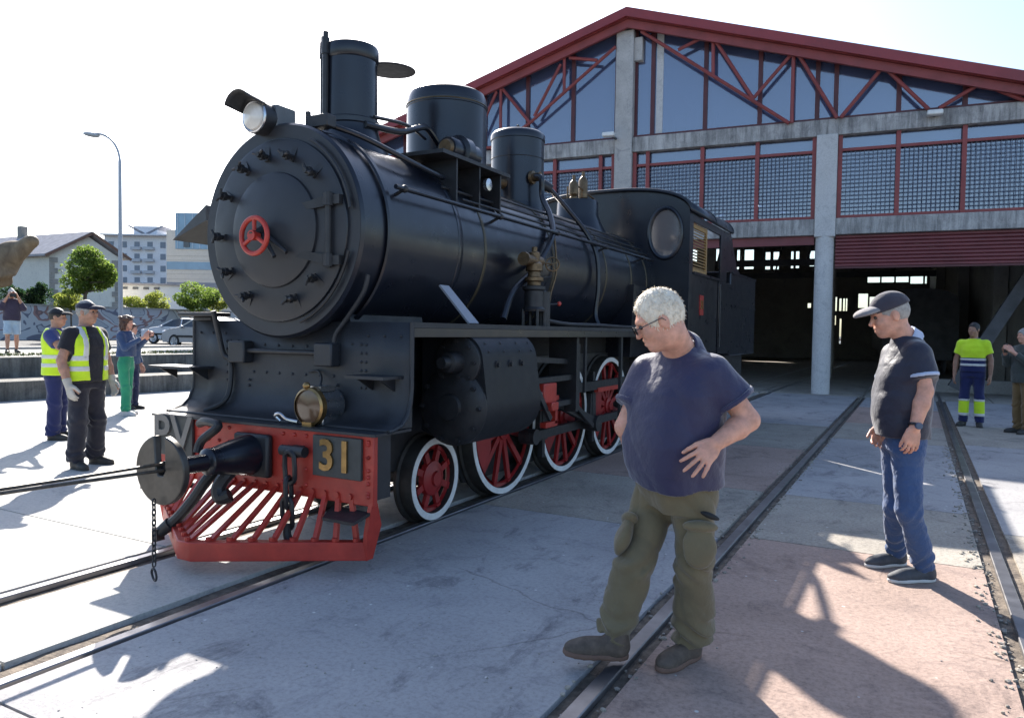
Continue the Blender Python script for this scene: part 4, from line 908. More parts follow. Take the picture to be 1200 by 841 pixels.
# --- chain and tow cable hung from the coupler
ch = thing('hanging_chain', L(0, 2.81, .05), 'thin iron chain hanging from the coupler head', 'chain')
me = None
for k in range(13):
    z = .48-k*.030
    b = MB(); link(b, L(0, 2.80, z), .038, .020, .0045, (0, 0, 1), (0, 1, 0) if k % 2 else (1, 0, 0)); b.build('chain_link', M_iron, ch)
b = MB(); b.torus(L(.0, 2.80, .055), Vector((.3, 1, .1)), .036, .007, 20, 6); b.build('ring', M_iron, ch)
tc_ = thing('tow_cable', L(0, 2.8, .6), 'twin steel tow cables stretched forward from the coupler', 'cable')
for dx, dz in ((-.012, .022), (.014, -.018)):
    pts = []
    for k in range(40):
        t = k/39; y = 2.98-9*t; pts.append(L(dx*max(.8, 1-t*4)*.7, y, .672+dz*max(.45, 1-t*6)+.30*t-.12*t*(1-t)))
    b = MB(); b.tube(pts, .010, 8); b.build('strand', mat('cable_steel', (0.10, 0.085, 0.07), 0.5, metal=0.5, var=0.4, scale=30), tc_)
# ------------------------------------------------------------------ people: bodies and clothes as blended solids
def vv(p): return np.array(tuple(p), dtype=np.float32)
class Field:
    def __init__(s): s.ops = []
    def _add(s, fn, lo, hi, k, mode): s.ops.append((fn, np.array(lo, float), np.array(hi, float), k, mode)); return s
    def cone(s, a, b, ra, rb, k=.02, mode='u', clip=(), sq=None):
        a = vv(a); b = vv(b); ab = b-a; L2 = max(float(ab@ab), 1e-9); m = max(ra, rb)
        cl = [(vv(c), vv(n)/np.linalg.norm(vv(n))) for c, n in clip]
        def fn(X, Y, Z):
            t = np.clip(((X-a[0])*ab[0]+(Y-a[1])*ab[1]+(Z-a[2])*ab[2])/L2, 0, 1)
            d = np.sqrt((X-a[0]-t*ab[0])**2+(Y-a[1]-t*ab[1])**2+(Z-a[2]-t*ab[2])**2)-(ra+(rb-ra)*t)
            for c, n in cl: d = np.maximum(d, (X-c[0])*n[0]+(Y-c[1])*n[1]+(Z-c[2])*n[2])
            return d
        return s._add(fn, np.minimum(a, b)-m, np.maximum(a, b)+m, k, mode)
    def ell(s, c, r, fr=None, k=.02, mode='u', clip=()):
        c = vv(c); r = np.array(r, np.float32); fr = np.eye(3, dtype=np.float32) if fr is None else np.array([tuple(f) for f in fr], np.float32); m = float(max(r))
        cl = [(vv(q), vv(n)/np.linalg.norm(vv(n))) for q, n in clip]
        def fn(X, Y, Z):
            x, y, z = X-c[0], Y-c[1], Z-c[2]
            u = (x*fr[0, 0]+y*fr[0, 1]+z*fr[0, 2])/r[0]; v = (x*fr[1, 0]+y*fr[1, 1]+z*fr[1, 2])/r[1]; w = (x*fr[2, 0]+y*fr[2, 1]+z*fr[2, 2])/r[2]
            k0 = np.sqrt(u*u+v*v+w*w); k1 = np.sqrt((u/r[0])**2+(v/r[1])**2+(w/r[2])**2)
            d = k0*(k0-1)/np.maximum(k1, 1e-6)
            for q, n in cl: d = np.maximum(d, (x+c[0]-q[0])*n[0]+(y+c[1]-q[1])*n[1]+(z+c[2]-q[2])*n[2])
            return d
        return s._add(fn, c-m, c+m, k, mode)
    def loft(s, o, fr, rows, inflate=0.0, k=.03, mode='u', n=2.3, cut=None):
        o = vv(o); fr = np.array([tuple(f) for f in fr], np.float32); rows = np.array(rows, float); T = rows[:, 0]; m = rows[:, 1:].max()+abs(inflate)+.05
        pts = [o+fr[2]*T[0], o+fr[2]*T[-1]]
        def fn(X, Y, Z):
            x, y, z = X-o[0], Y-o[1], Z-o[2]
            u = x*fr[0, 0]+y*fr[0, 1]+z*fr[0, 2]; v = x*fr[1, 0]+y*fr[1, 1]+z*fr[1, 2]; t = x*fr[2, 0]+y*fr[2, 1]+z*fr[2, 2]
            a = np.interp(t, T, rows[:, 1])+inflate; b_ = np.interp(t, T, rows[:, 2])+inflate; f = np.interp(t, T, rows[:, 3])
            q = (np.abs(u/a)**n+np.abs((v-f)/b_)**n)**(1/n)
            d = (q-1)*np.minimum(a, b_); d = np.maximum(d, np.maximum(T[0]-t, t-T[-1]))
            if cut is not None: d = np.maximum(d, cut(u, v, t))
            return d.astype(np.float32)
        return s._add(fn, np.minimum(*pts)-m, np.maximum(*pts)+m, k, mode)
    def wave(s, lo, hi, fn): return s._add(fn, lo, hi, 0, 'w')
    def plane(s, c, n, mode='i'):
        c = vv(c); n = vv(n)/np.linalg.norm(vv(n))
        return s._add(lambda X, Y, Z: (X-c[0])*n[0]+(Y-c[1])*n[1]+(Z-c[2])*n[2], [-1e3]*3, [1e3]*3, 0, mode)
    def mesh(s, name, res, M=None):
        us = [o for o in s.ops if o[4] == 'u']; lo = np.min([o[1] for o in us], 0)-3*res-.02; hi = np.max([o[2] for o in us], 0)+3*res+.02
        n = np.ceil((hi-lo)/res).astype(int)+1; ax = [(lo[i]+np.arange(n[i])*res).astype(np.float32) for i in range(3)]
        V = np.full(n, .12, np.float32)
        for fn, l, h, k, mode in s.ops:
            pad = .03+k; sl = tuple(slice(max(0, int((l[i]-pad-lo[i])/res)), min(n[i], int((h[i]+pad-lo[i])/res)+2)) for i in range(3))
            if any(q.stop <= q.start for q in sl): continue
            d = fn(ax[0][sl[0]][:, None, None], ax[1][sl[1]][None, :, None], ax[2][sl[2]][None, None, :]); v = V[sl]
            if mode == 'u':
                if k > 0: hh = np.clip(.5+.5*(v-d)/k, 0, 1); V[sl] = v*(1-hh)+d*hh-k*hh*(1-hh)
                else: V[sl] = np.minimum(v, d)
            elif mode == 's':
                if k > 0: hh = np.clip(.5-.5*(v+d)/k, 0, 1); V[sl] = v*(1-hh)-d*hh+k*hh*(1-hh)
                else: V[sl] = np.maximum(v, -d)
            elif mode == 'i': V[sl] = np.maximum(v, d)
            else: V[sl] = v+d
        I = V < 0
        c = np.zeros(np.array(V.shape)-1, np.int8)
        C8 = [(a, b_, d_) for a in (0, 1) for b_ in (0, 1) for d_ in (0, 1)]
        def sub(A, q): return A[q[0]:A.shape[0]-1+q[0], q[1]:A.shape[1]-1+q[1], q[2]:A.shape[2]-1+q[2]]
        for q in C8: c += sub(I, q)
        act = np.argwhere((c > 0) & (c < 8)); idx = np.full(c.shape, -1, np.int64); idx[tuple(act.T)] = np.arange(len(act))
        pos = np.zeros((len(act), 3), np.float64); cnt = np.zeros(len(act))
        for q0 in C8:
            for axn in range(3):
                if q0[axn]: continue
                q1 = list(q0); q1[axn] = 1
                v0 = V[tuple((act+q0).T)]; v1 = V[tuple((act+q1).T)]; m = (v0 < 0) != (v1 < 0)
                t = np.where(m, v0/np.where(m, v0-v1, 1), 0)
                e = np.array(q0, float)[None, :].repeat(len(act), 0); e[:, axn] += t
                pos += e*m[:, None]; cnt += m
        verts = lo+(act+pos/cnt[:, None])*res
        faces = []
        for axn in range(3):
            o1, o2 = [(1, 2), (2, 0), (0, 1)][axn]
            A = np.take(I, range(I.shape[axn]-1), axn); B = np.take(I, range(1, I.shape[axn]), axn)
            e = np.argwhere(A != B); e = e[(e[:, o1] > 0) & (e[:, o2] > 0) & (e[:, o1] < c.shape[o1]) & (e[:, o2] < c.shape[o2])]
            ins = A[tuple(e.T)]
            q = []
            for d1, d2 in ((1, 1), (0, 1), (0, 0), (1, 0)):
                f = e.copy(); f[:, o1] -= d1; f[:, o2] -= d2; q.append(idx[tuple(f.T)])
            q = np.stack(q, 1); q[~ins] = q[~ins][:, ::-1]; faces.append(q)
        faces = np.concatenate(faces); faces = faces[(faces >= 0).all(1)]
        if M is not None:
            Mn = np.array(M); verts = verts@Mn[:3, :3].T+Mn[:3, 3]
        me = bpy.data.meshes.new(name); me.vertices.add(len(verts)); me.vertices.foreach_set('co', verts.astype(np.float32).ravel())
        me.loops.add(len(faces)*4); me.loops.foreach_set('vertex_index', faces.astype(np.int32).ravel())
        me.polygons.add(len(faces)); me.polygons.foreach_set('loop_start', np.arange(0, len(faces)*4, 4, dtype=np.int32))
        me.update(calc_edges=True); me.validate()
        return me
    def build(s, name, m, parent, res, label=None):
        o = link_mesh(name, s.mesh(name, res, root_matrix(parent).inverted()), m, parent, sharp=0)
        if label: o['label'] = label
        return o

def cloth(name, base, **k):
    a = dict(rough=0.85, var=0.10, scale=5, bump=0.35, bscale=9, bdist=.05, sheen=0.25, spec=0.25, coords='obj'); a.update(k); return mat(name, base, **a)
def skin(name, base): return mat(name, base, 0.5, var=0.20, scale=20, bump=0.15, bscale=70, spec=0.35, sss=0.15)
def frame(fw, up):
    u = Vector(up).normalized(); f = Vector(fw); f = (f-u*f.dot(u)).normalized(); r = f.cross(u); return (r, f, u)
def seeded(n): return np.random.default_rng(n)
def add_folds(F, lo, hi, amp, freq, seed, nw=5, ridge=False):
    g_ = seeded(seed); K = g_.normal(0, 1, (nw, 3)); K /= np.linalg.norm(K, axis=1)[:, None]; K *= freq*g_.uniform(.5, 1.5, (nw, 1)); ph = g_.uniform(0, 6.28, nw)
    def fn(X, Y, Z):
        s_ = 0
        for i, ((a, b_, c), p) in enumerate(zip(K, ph)):
            w = np.sin(a*X+b_*Y+c*Z+p+.9*np.sin(9*X+7*Z+i)); s_ = s_+((1-2*np.abs(w)**.7) if ridge else w)
        return (amp/nw*1.6*s_).astype(np.float32)
    F.wave(lo, hi, fn)

def head_field(F, c, fr, s, nose=1.0, ear=True):
    """skull, jaw, nose, brow, ears; c = skull centre; fr = (right, forward, up)"""
    r, f, u = fr
    q = lambda x, y, z: Vector(c)+(r*x+f*y+u*z)*s
    e = lambda p, rad, **k: F.ell(q(*p), [v*s for v in rad], fr, **k)
    e((0, -.012, .02), (.076, .098, .098), k=.01); e((0, .026, -.050), (.060, .064, .074), k=.03); e((0, .062, -.102), (.028, .026, .022), k=.03)
    e((0, .074, .020), (.052, .024, .018), k=.02); e((.034, .066, -.035), (.024, .026, .028), k=.02); e((-.034, .066, -.035), (.024, .026, .028), k=.02)
    F.cone(q(0, .090, .004), q(0, .110*nose, -.034), .008*s, .0125*s, k=.012)
    for sx in (1, -1):
        e((sx*.030, .103, .001), (.016, .014, .011), k=.010, mode='s')
        if ear: e((sx*.078, -.006, -.012), (.010, .021, .033), k=.008)
    F.cone(q(-.020, .096, -.071), q(.020, .096, -.071), .004*s, .004*s, k=.006, mode='s')
    F.cone(q(-.015, .090, -.060), q(.015, .090, -.060), .008*s, .008*s, k=.008); F.cone(q(-.014, .089, -.080), q(.014, .089, -.080), .008*s, .008*s, k=.008)

def hand_field(F, w, d, n, thumb, curl=.35, spread=.10, s=1.0, rad=.0088, infl=0.0, tspread=.9):
    """w wrist, d towards the knuckles, n out of the back of the hand, thumb = +1/-1 side"""
    d = Vector(d).normalized(); n = Vector(n); n = (n-d*n.dot(d)).normalized(); sd = d.cross(n).normalized()*thumb; w = Vector(w)
    P_ = lambda a, b_, c: w+(d*a+sd*b_+n*c)*s
    R_f = rad*s+infl
    F.ell(P_(.048, .0, 0), [(.041*s+infl), (.054*s+infl), (.0155*s+infl)], (sd, d, n), k=.012)
    for i, (off, ln) in enumerate(((.031, .072), (.011, .082), (-.011, .076), (-.031, .058))):
        a0 = (i-1.5)*-spread
        base_ = P_(.088-(.006 if i in (0, 3) else 0), off, .001); dirx = (d*math.cos(a0)+sd*math.sin(a0)).normalized(); p = base_; th = curl*.35
        F.cone(P_(.03, off*.6, 0), base_, R_f*1.25, R_f*1.15, k=.008)
        for j, fr_ in enumerate((.45, .32, .25)):
            dv = dirx*math.cos(th)-n*math.sin(th); p2 = p+dv*(ln*fr_*s*1.05); F.cone(p, p2, R_f*(1.08-.1*j), R_f*(1.0-.1*j), k=.004); p = p2; th += curl*(1.1 if j == 0 else .9)
    tb = P_(.020, .028, -.004); t1 = tb+(d*math.cos(tspread)+sd*math.sin(tspread)-n*.15)*(.042*s); t2 = t1+(d*math.cos(tspread*.55)+sd*math.sin(tspread*.55)-n*.25)*(.034*s); t3 = t2+(d*math.cos(tspread*.45)+sd*math.sin(tspread*.45)-n*.3)*(.026*s)
    F.cone(tb, t1, R_f*1.7, R_f*1.3, k=.012); F.cone(t1, t2, R_f*1.2, R_f*1.08, k=.004); F.cone(t2, t3, R_f*1.08, R_f*.9, k=.004)

def shoe(parent, heel, toe, up, m, msole, s=1.0, res=.008, high=.0, label=None):
    """heel, toe on the sole plane"""
    heel = Vector(heel); toe = Vector(toe); fr = frame(toe-heel, up); r, f, u = fr; Ln = (toe-heel).length; q = lambda x, y, z: heel+r*x+f*y+u*z
    F = Field(); w = .043*s
    F.ell(q(0, .055*s, .045*s), (w*.88, .065*s, .060*s), fr, k=.02); F.ell(q(0, Ln*.5, .038*s), (w*.95, Ln*.34, .047*s), fr, k=.03); F.ell(q(.003, Ln*.74, .030*s), (w*1.06, Ln*.265, .038*s), fr, k=.03)
    F.cone(q(0, .055*s, .05*s), q(0, .055*s, (.095+high)*s), .046*s, .045*s, k=.03)
    F.plane(q(0, 0, .016*s), -u); add_folds(F, np.array(tuple(heel))-.3, np.array(tuple(heel))+.4, .002, 60, 3)
    o = F.build('shoe', m, parent, res, label)
    G = Field()
    G.ell(q(0, .055*s, .012*s), (w*.98, .066*s, .06), fr, k=.02); G.ell(q(0, Ln*.5, .012*s), (w*.93, Ln*.36, .06), fr, k=.03); G.ell(q(.003, Ln*.73, .012*s), (w*1.14, Ln*.285, .06), fr, k=.03)
    G.plane(q(0, 0, .024*s), u); G.plane(q(0, 0, .0), -u)
    sl = G.build('sole', msole, o, res)
    if res < .0085:
        for k in range(4):
            y = Ln*(.40+.085*k); zc = (.088-.011*k)*s; b = MB(); b.tube([q(-.026*s, y, zc-.012), q(0, y+.006, zc+.002), q(.026*s, y, zc-.012)], .0032, 5); b.build('lace', msole, o)
    return o

def person(name, label, base, J, S, res, group=None):
    t = thing(name, base, label, 'person', group)
    s = S.get('s', 1.0); fat = S.get('fat', 1.0); J = {k: Vector(v) for k, v in J.items()}
    fw = J['fw']; ax = J['neck']-J['pelvis']; fr = frame(fw, ax); r, f, u = fr; Lt = ax.length
    hfr = frame(J['hf'], J['hu']); hs = S.get('hs', .97*s)
    rows = S.get('rows') or [(-.10, .165, .115, 0), (0, .168, .120, .0), (.12, .158, .115, .005), (.22, .158, .112, .008), (.33, .172, .118, .008), (.41, .168, .110, 0), (.46, .135, .092, -.01), (.50, .095, .078, -.01), (.53, .070, .066, -.008)]
    k_ = Lt/.53 if not S.get('rows') else 1.0
    rows = [(a*k_, b_*s*fat, c*s*fat, d*s) for a, b_, c, d in rows]
    ar = S.get('arm', 1.0)*s
    # body: one continuous skin surface
    F = Field(); head_field(F, J['head'], hfr, hs, S.get('nose', 1.0))
    nb = Vector(J['head'])+(-hfr[1]*.025-hfr[2]*.075)*hs
    F.cone(J['neck']-u*.03, nb, .062*s*S.get('neckw', 1), .056*s*S.get('neckw', 1), k=.03)
    F.loft(J['pelvis'], fr, rows, inflate=-.02, k=.04)
    for sd in 'RL':
        sh, el, wr = J['sh'+sd], J['el'+sd], J['wr'+sd]
        F.cone(sh, el, .050*ar, .042*ar, k=.03); F.cone(el, el.lerp(wr, .35), .042*ar, .043*ar, k=.015); F.cone(el.lerp(wr, .35), wr, .043*ar, .029*ar, k=.015)
        h = S.get('hand'+sd, {}); hd = Vector(h.get('d', wr-el)); hn = Vector(h.get('n', r*(1 if sd == 'R' else -1)))
        hand_field(F, wr, hd, hn, h.get('thumb', 1 if sd == 'L' else -1)*1, h.get('curl', .45), h.get('spread', .05), s*1.05, rad=max(.0088, res*1.05), tspread=h.get('ts', .6))
        if not S.get('bareleg'):
            F.cone(J['hip'+sd], J['kn'+sd], .06*s, .05*s, k=.03); F.cone(J['kn'+sd], J['an'+sd], .048*s, .035*s, k=.02)
        else:
            F.cone(J['hip'+sd], J['kn'+sd], .075*s, .052*s, k=.03); F.cone(J['kn'+sd], J['kn'+sd].lerp(J['an'+sd], .35), .05*s, .055*s, k=.02); F.cone(J['kn'+sd].lerp(J['an'+sd], .35), J['an'+sd], .055*s, .035*s, k=.02)
    body = F.build('body', S['skin'], t, res)
    # eyes
    q = lambda x, y, z: Vector(J['head'])+(hfr[0]*x+hfr[1]*y+hfr[2]*z)*hs
    if S.get('eyes', True):
        for sx in (1, -1):
            b = MB(); b.ball(q(sx*.030, .086, .001), .0105*hs, 10, 8); e_ = b.build('eye', MATS.get('eye_dark') or mat('eye_dark', (0.05, 0.035, 0.03), 0.2, var=0.1), t, sharp=0)
    # trousers
    T = S['trousers']; G = Field(); lo_, kr = T.get('loose', .0), T.get('r', (.094, .074, .064))
    hipc = (J['hipR']+J['hipL'])/2
    G.loft(J['pelvis'], fr, [(a, b_, c, d) for a, b_, c, d in rows if a < T.get('waist', .08)*k_] + [(T.get('waist', .08)*k_+.001, *np.array([np.interp(T.get('waist', .08)*k_, [w_[0] for w_ in rows], [w_[i] for w_ in rows]) for i in (1, 2, 3)]))], inflate=T.get('infl', -.014), k=.04)
    hems = []
    for sd in 'RL':
        hp, kn, an = J['hip'+sd], J['kn'+sd], J['an'+sd]
        if T.get('short'):
            e2 = hp.lerp(kn, T['short']); G.cone(hp, e2, kr[0]*s, kr[1]*s, k=.05, clip=[(e2, e2-hp)])
        else:
            dn = (an-kn).normalized(); end = an+dn*T.get('hem', .01)
            G.cone(hp, kn, kr[0]*s, kr[1]*s, k=.05); G.cone(kn, end, kr[1]*s, kr[2]*s, k=.03, clip=[(end, dn)]); hems.append((kn, end, dn))
    fz = T.get('fold', .006); ctr = np.array(tuple(hipc))
    add_folds(G, ctr-1.2, ctr+.5, fz, 22, T.get('seed', 1)); add_folds(G, ctr-1.2, ctr+.4, fz*.9, 20, T.get('seed', 1)+9, 4, True)
    for kn, end, dn in hems:
        ln = (end-kn).length; kv = vv(kn); dv = vv(dn)
        def bunch(X, Y, Z, kv=kv, dv=dv, ln=ln, sd_=T.get('seed', 1)):
            h = (X-kv[0])*dv[0]+(Y-kv[1])*dv[1]+(Z-kv[2])*dv[2]; w = np.exp(-((h-ln*.82)/(ln*.16))**2)+.5*np.exp(-((h)/(ln*.14))**2)
            return (T.get('bunch', .008)*w*np.sin(h*70+6*np.sin(X*14+sd_)+5*Y)).astype(np.float32)
        G.wave(np.minimum(vv(kn), vv(end))-.15, np.maximum(vv(kn), vv(end))+.15, bunch)
    tr = G.build('trousers' if not T.get('short') else 'shorts', T['mat'], t, res)
    # shirt
    H = S['shirt']; G = Field(); inf = H.get('infl', .012)+.006
    rr = [w_ for w_ in rows if w_[0] >= H.get('hem', -.06)*k_]
    hb = [np.interp(H.get('hem', -.06)*k_, [w_[0] for w_ in rows], [w_[i] for w_ in rows]) for i in (1, 2, 3)]
    rr = [(H.get('hem', -.06)*k_, *hb)]+rr
    G.loft(J['pelvis'], fr, rr, inflate=inf, k=.04)
    cuffs = []
    for sd in 'RL':
        G.cone(J['neck']-u*.045*s+(J['sh'+sd]-J['neck'])*.22, J['sh'+sd], .048*s, .056*s, k=.04)
        sh, el, wr = J['sh'+sd], J['el'+sd], J['wr'+sd]; fl = H.get('sleeve', .62); sr = H.get('sr', (.070, .068)); sr = (min(sr[0], .066 if fl <= 1 else .060), sr[1])
        if fl <= 1:
            e2 = sh.lerp(el, fl); dd = (el-sh).normalized(); G.cone(sh-dd*.01, e2+dd*.05, sr[0]*ar, sr[1]*ar, k=.05, clip=[(e2, dd)]); G.cone(e2-dd*.02, e2+dd*.1, .050*ar, .047*ar, k=0, mode='s'); cuffs.append((sh, e2, dd, sr[1]*ar))
        else:
            G.cone(sh, el, sr[0]*ar, sr[1]*ar*.95, k=.05); e2 = el.lerp(wr, fl-1); dd = (wr-el).normalized(); G.cone(el, e2, sr[1]*ar*.95, sr[1]*ar*.8, k=.02, clip=[(e2-dd*.005, dd)])
    pc = np.array(tuple(J['pelvis'])); add_folds(G, pc-.7, pc+.9, H.get('fold', .007), 15, H.get('seed', 4)); add_folds(G, pc-.7, pc+.9, H.get('fold', .007)*1.1, 13, H.get('seed', 4)+7, 4, True)
    shirt = G.build(H.get('name', 'shirt'), H['mat'], t, res)
    if H.get('trim'):
        for sh, e2, dd, rd in cuffs:
            G = Field(); G.cone(e2-dd*.05, e2+dd*.05, rd+.013, rd+.013, k=0, clip=[(e2+dd*.004, dd), (e2-dd*.018, -dd)]); G.cone(e2-dd*.1, e2+dd*.1, .050*ar, .048*ar, k=0, mode='s'); G.build('cuff', H['trim'], shirt, res)
    if H.get('collar'):
        G = Field(); c0 = J['neck']-u*.012; nd = (nb-J['neck']).normalized()
        G.cone(c0-nd*.02, c0+nd*.06, .088*s*S.get('neckw', 1), .068*s*S.get('neckw', 1), k=0, clip=[(c0+nd*.046-f*.02, nd+f*.45), (c0-nd*.022, -nd)])
        G.cone(c0-nd*.06, c0+nd*.1, .064*s*S.get('neckw', 1), .060*s*S.get('neckw', 1), k=0, mode='s'); G.build('collar', H['collar'], shirt, res)
    # shoes
    for sd in 'RL':
        if 'heel'+sd in J: shoe(t, J['heel'+sd], J['toe'+sd], J.get('sup'+sd, Vector((0, 0, 1))), S['shoe'], S['sole'], s*S.get('shoes', 1.0), res)
    # hair, cap
    hr_ = S.get('hair')
    if hr_:
        G = Field(); e_ = hr_.get('th', .010)
        G.ell(q(0, -.014, .022), [(.076+e_)*hs, (.098+e_)*hs, (.098+e_)*hs], hfr, k=.01)
        if hr_.get('top'): G.ell(q(0, -.012, .045), [(.070+hr_['top'])*hs, (.090+hr_['top'])*hs, (.080+hr_['top'])*hs], hfr, k=.02)
        if hr_.get('back'): G.ell(q(0, -.05, -.04), [(.066+e_)*hs, (.055+e_)*hs, (.06+hr_['back'])*hs], hfr, k=.03)
        if hr_.get('bun'):
            g_ = seeded(5)
            for k in range(46):
                a, z = g_.uniform(2.0, 7.4), g_.uniform(-.12, .10); G.ell(q(.088*math.cos(a), .088*math.sin(a)-.02, z), [.028*hs]*3, hfr, k=.012)
        # clear the face
        fl = hr_.get('line', .055)
        G.ell(q(0, .115, -.03), [.075*hs, .085*hs, (.03+fl)*hs], hfr, k=.012, mode='s')
        G.ell(q(0, .06, -.125), [.10*hs, .095*hs, .095*hs], hfr, k=.012, mode='s')
        for sx in (1, -1): G.ell(q(sx*.085, .000, -.018), [.02*hs, .024*hs, .036*hs], hfr, k=.008, mode='s')
        if not hr_.get('back'): G.plane(q(0, -.08, -.078), -hfr[2]*1.0-hfr[1]*.25)
        add_folds(G, np.array(tuple(J['head']))-.2, np.array(tuple(J['head']))+.2, hr_.get('amp', .006), 75, 8, 7)
        ho = G.build('hair', hr_['mat'], t, min(res, .007))
        if hr_.get('strands'):
            me = ho.data; nv = len(me.vertices); co = np.empty(nv*3, np.float32); me.vertices.foreach_get('co', co); co = co.reshape(-1, 3); no = np.array([tuple(v.normal) for v in me.vertices]); g_ = seeded(2); b = MB(); off = root_matrix(t).to_translation()
            cr = vv(q(0, -.03, .11))-np.array(off)
            for i in g_.integers(0, nv, hr_['strands']):
                pnt = co[i]; nn = no[i]; dr = pnt-cr; dr = dr-nn*(dr@nn); dr = dr/(np.linalg.norm(dr)+1e-6)+g_.normal(0, .35, 3); sd_ = np.cross(dr, nn); sd_ /= np.linalg.norm(sd_)+1e-6; ln = hr_.get('len', .014)*g_.uniform(.6, 1.3); w = .0016
                p0 = pnt+np.array(off)-nn*.002; p1 = p0+dr*ln*.5+nn*.006; p2 = p0+dr*ln+nn*.005; b.add([p0-sd_*w, p0+sd_*w, p1+sd_*w*.8, p1-sd_*w*.8, p2], [(0, 1, 2, 3), (3, 2, 4)])
            b.build('hair_strands', hr_['mat'], ho, sharp=0, kind='stuff')
    cp_ = S.get('cap')
    if cp_:
        G = Field(); G.ell(q(0, -.012, .030), [.088*hs, .112*hs, cp_.get('h', .098)*hs], hfr, k=0, clip=[(q(0, 0, .030), -hfr[2]-hfr[1]*cp_.get('tilt', .12))])
        cap = G.build('cap', cp_['mat'], t, min(res, .007))
        G = Field(); G.ell(q(0, .105, .035), [.076*hs, .085*hs, .034*hs], hfr, k=0); G.ell(q(0, .09, -.002+.0), [.09*hs, .11*hs, .050*hs], hfr, k=0, mode='s'); G.plane(q(0, .04, 0), -hfr[1])
        G.build('visor', cp_.get('visor', cp_['mat']), cap, min(res, .006))
    return t, fr, q, hfr, rows, k_

def stand(base, face, H=1.75, lean=0.0, arms=None, feet=.11, head=None, stagger=0.0, nod=0.0):
    """joints of an upright figure; face = heading (deg, 0 = +Y, clockwise)"""
    s = H/1.75; a = R(face); f = Vector((math.sin(a), math.cos(a), 0)); r = Vector((math.cos(a), -math.sin(a), 0)); b = Vector(base)
    q = lambda x, y, z: b+(r*x+f*y+Vector((0, 0, z)))*s
    ha = R(head if head is not None else face); hf = Vector((math.sin(ha)*math.cos(R(nod)), math.cos(ha)*math.cos(R(nod)), -math.sin(R(nod))))
    J = dict(fw=f, neck=q(0, lean, 1.475), pelvis=q(0, 0, .945), head=q(0, lean, 1.632)+Vector((hf.x, hf.y, 0))*.022*s, hf=hf, hu=Vector((0, 0, 1)))
    for sd, sx in (('R', 1), ('L', -1)):
        J['sh'+sd] = q(sx*.178, lean*.9, 1.385); st = stagger*sx
        J['hip'+sd] = q(sx*.088, 0, .89); J['kn'+sd] = q(sx*(.088+feet)/2*1.05, st*.5+.015, .49); J['an'+sd] = q(sx*feet, st-.01, .085)
        ta = .22*sx; d = (f*math.cos(ta)+r*math.sin(ta)); J['heel'+sd] = q(sx*feet, st, 0)-d*.07*s; J['toe'+sd] = J['heel'+sd]+d*.275*s
        A = (arms or {}).get(sd, ((sx*.235, -.02, 1.13), (sx*.235, .06, .885)))
        J['el'+sd] = q(*A[0]); J['wr'+sd] = q(*A[1])
    return J, q, s

SK1 = skin('skin_fair', (0.60, 0.31, 0.22)); SK2 = skin('skin_tan', (0.42, 0.23, 0.16)); SK3 = skin('skin_brown', (0.33, 0.18, 0.12))
SHD = mat('shoe_dark', (0.035, 0.032, 0.030), 0.6, var=0.3, scale=20, bump=0.2); SHB = mat('shoe_brown', (0.10, 0.075, 0.058), 0.75, var=0.3, scale=22, bump=0.3)
SOL = mat('sole_rubber', (0.05, 0.045, 0.04), 0.8, var=0.2); SOLW = mat('sole_white', (0.55, 0.54, 0.52), 0.7, var=0.1); SOLB = mat('sole_brown', (0.16, 0.095, 0.07), 0.8, var=0.2)
HIV = cloth('hi_vis_yellow', (0.62, 0.86, 0.03), bump=0.25, spec=0.3); HIG = mat('reflective_tape', (0.62, 0.62, 0.60), 0.4, var=0.06, scale=20)
NAVY = cloth('navy_polo', (0.018, 0.017, 0.060), rough=0.6, spec=0.45, sheen=0.4); KHA = cloth('khaki_cargo', (0.155, 0.125, 0.072)); BLK = cloth('black_tee', (0.016, 0.016, 0.022)); BLKT = cloth('dark_work_trousers', (0.024, 0.024, 0.034))
NAVT = cloth('navy_work_trousers', (0.020, 0.026, 0.095)); DEN = cloth('denim_jacket', (0.04, 0.07, 0.15)); GRN = cloth('green_trousers', (0.03, 0.26, 0.14)); JEA = cloth('blue_jeans', (0.045, 0.085, 0.19), bscale=30)
DNV = cloth('dark_navy_polo', (0.011, 0.012, 0.030), rough=0.55, spec=0.4, sheen=0.3); PAL = cloth('pale_blue_trim', (0.42, 0.48, 0.62))
HWH = mat('white_hair', (0.84, 0.75, 0.60), 0.6, base2=(0.66, 0.57, 0.45), scale=45, bump=0.6, bscale=90, bdist=.015, stretch=(1, 1, .35)); HBR = mat('brown_hair', (0.09, 0.045, 0.03), 0.55, var=0.4, scale=40, bump=0.6, bscale=120); HDK = mat('dark_hair', (0.015, 0.013, 0.012), 0.5, var=0.3, scale=40, bump=0.5, bscale=120); HGR = mat('grey_hair', (0.30, 0.28, 0.26), 0.6, var=0.3, scale=40, bump=0.5, bscale=120)
PHN = mat('phone_black', (0.015, 0.015, 0.018), 0.25, var=0.1)

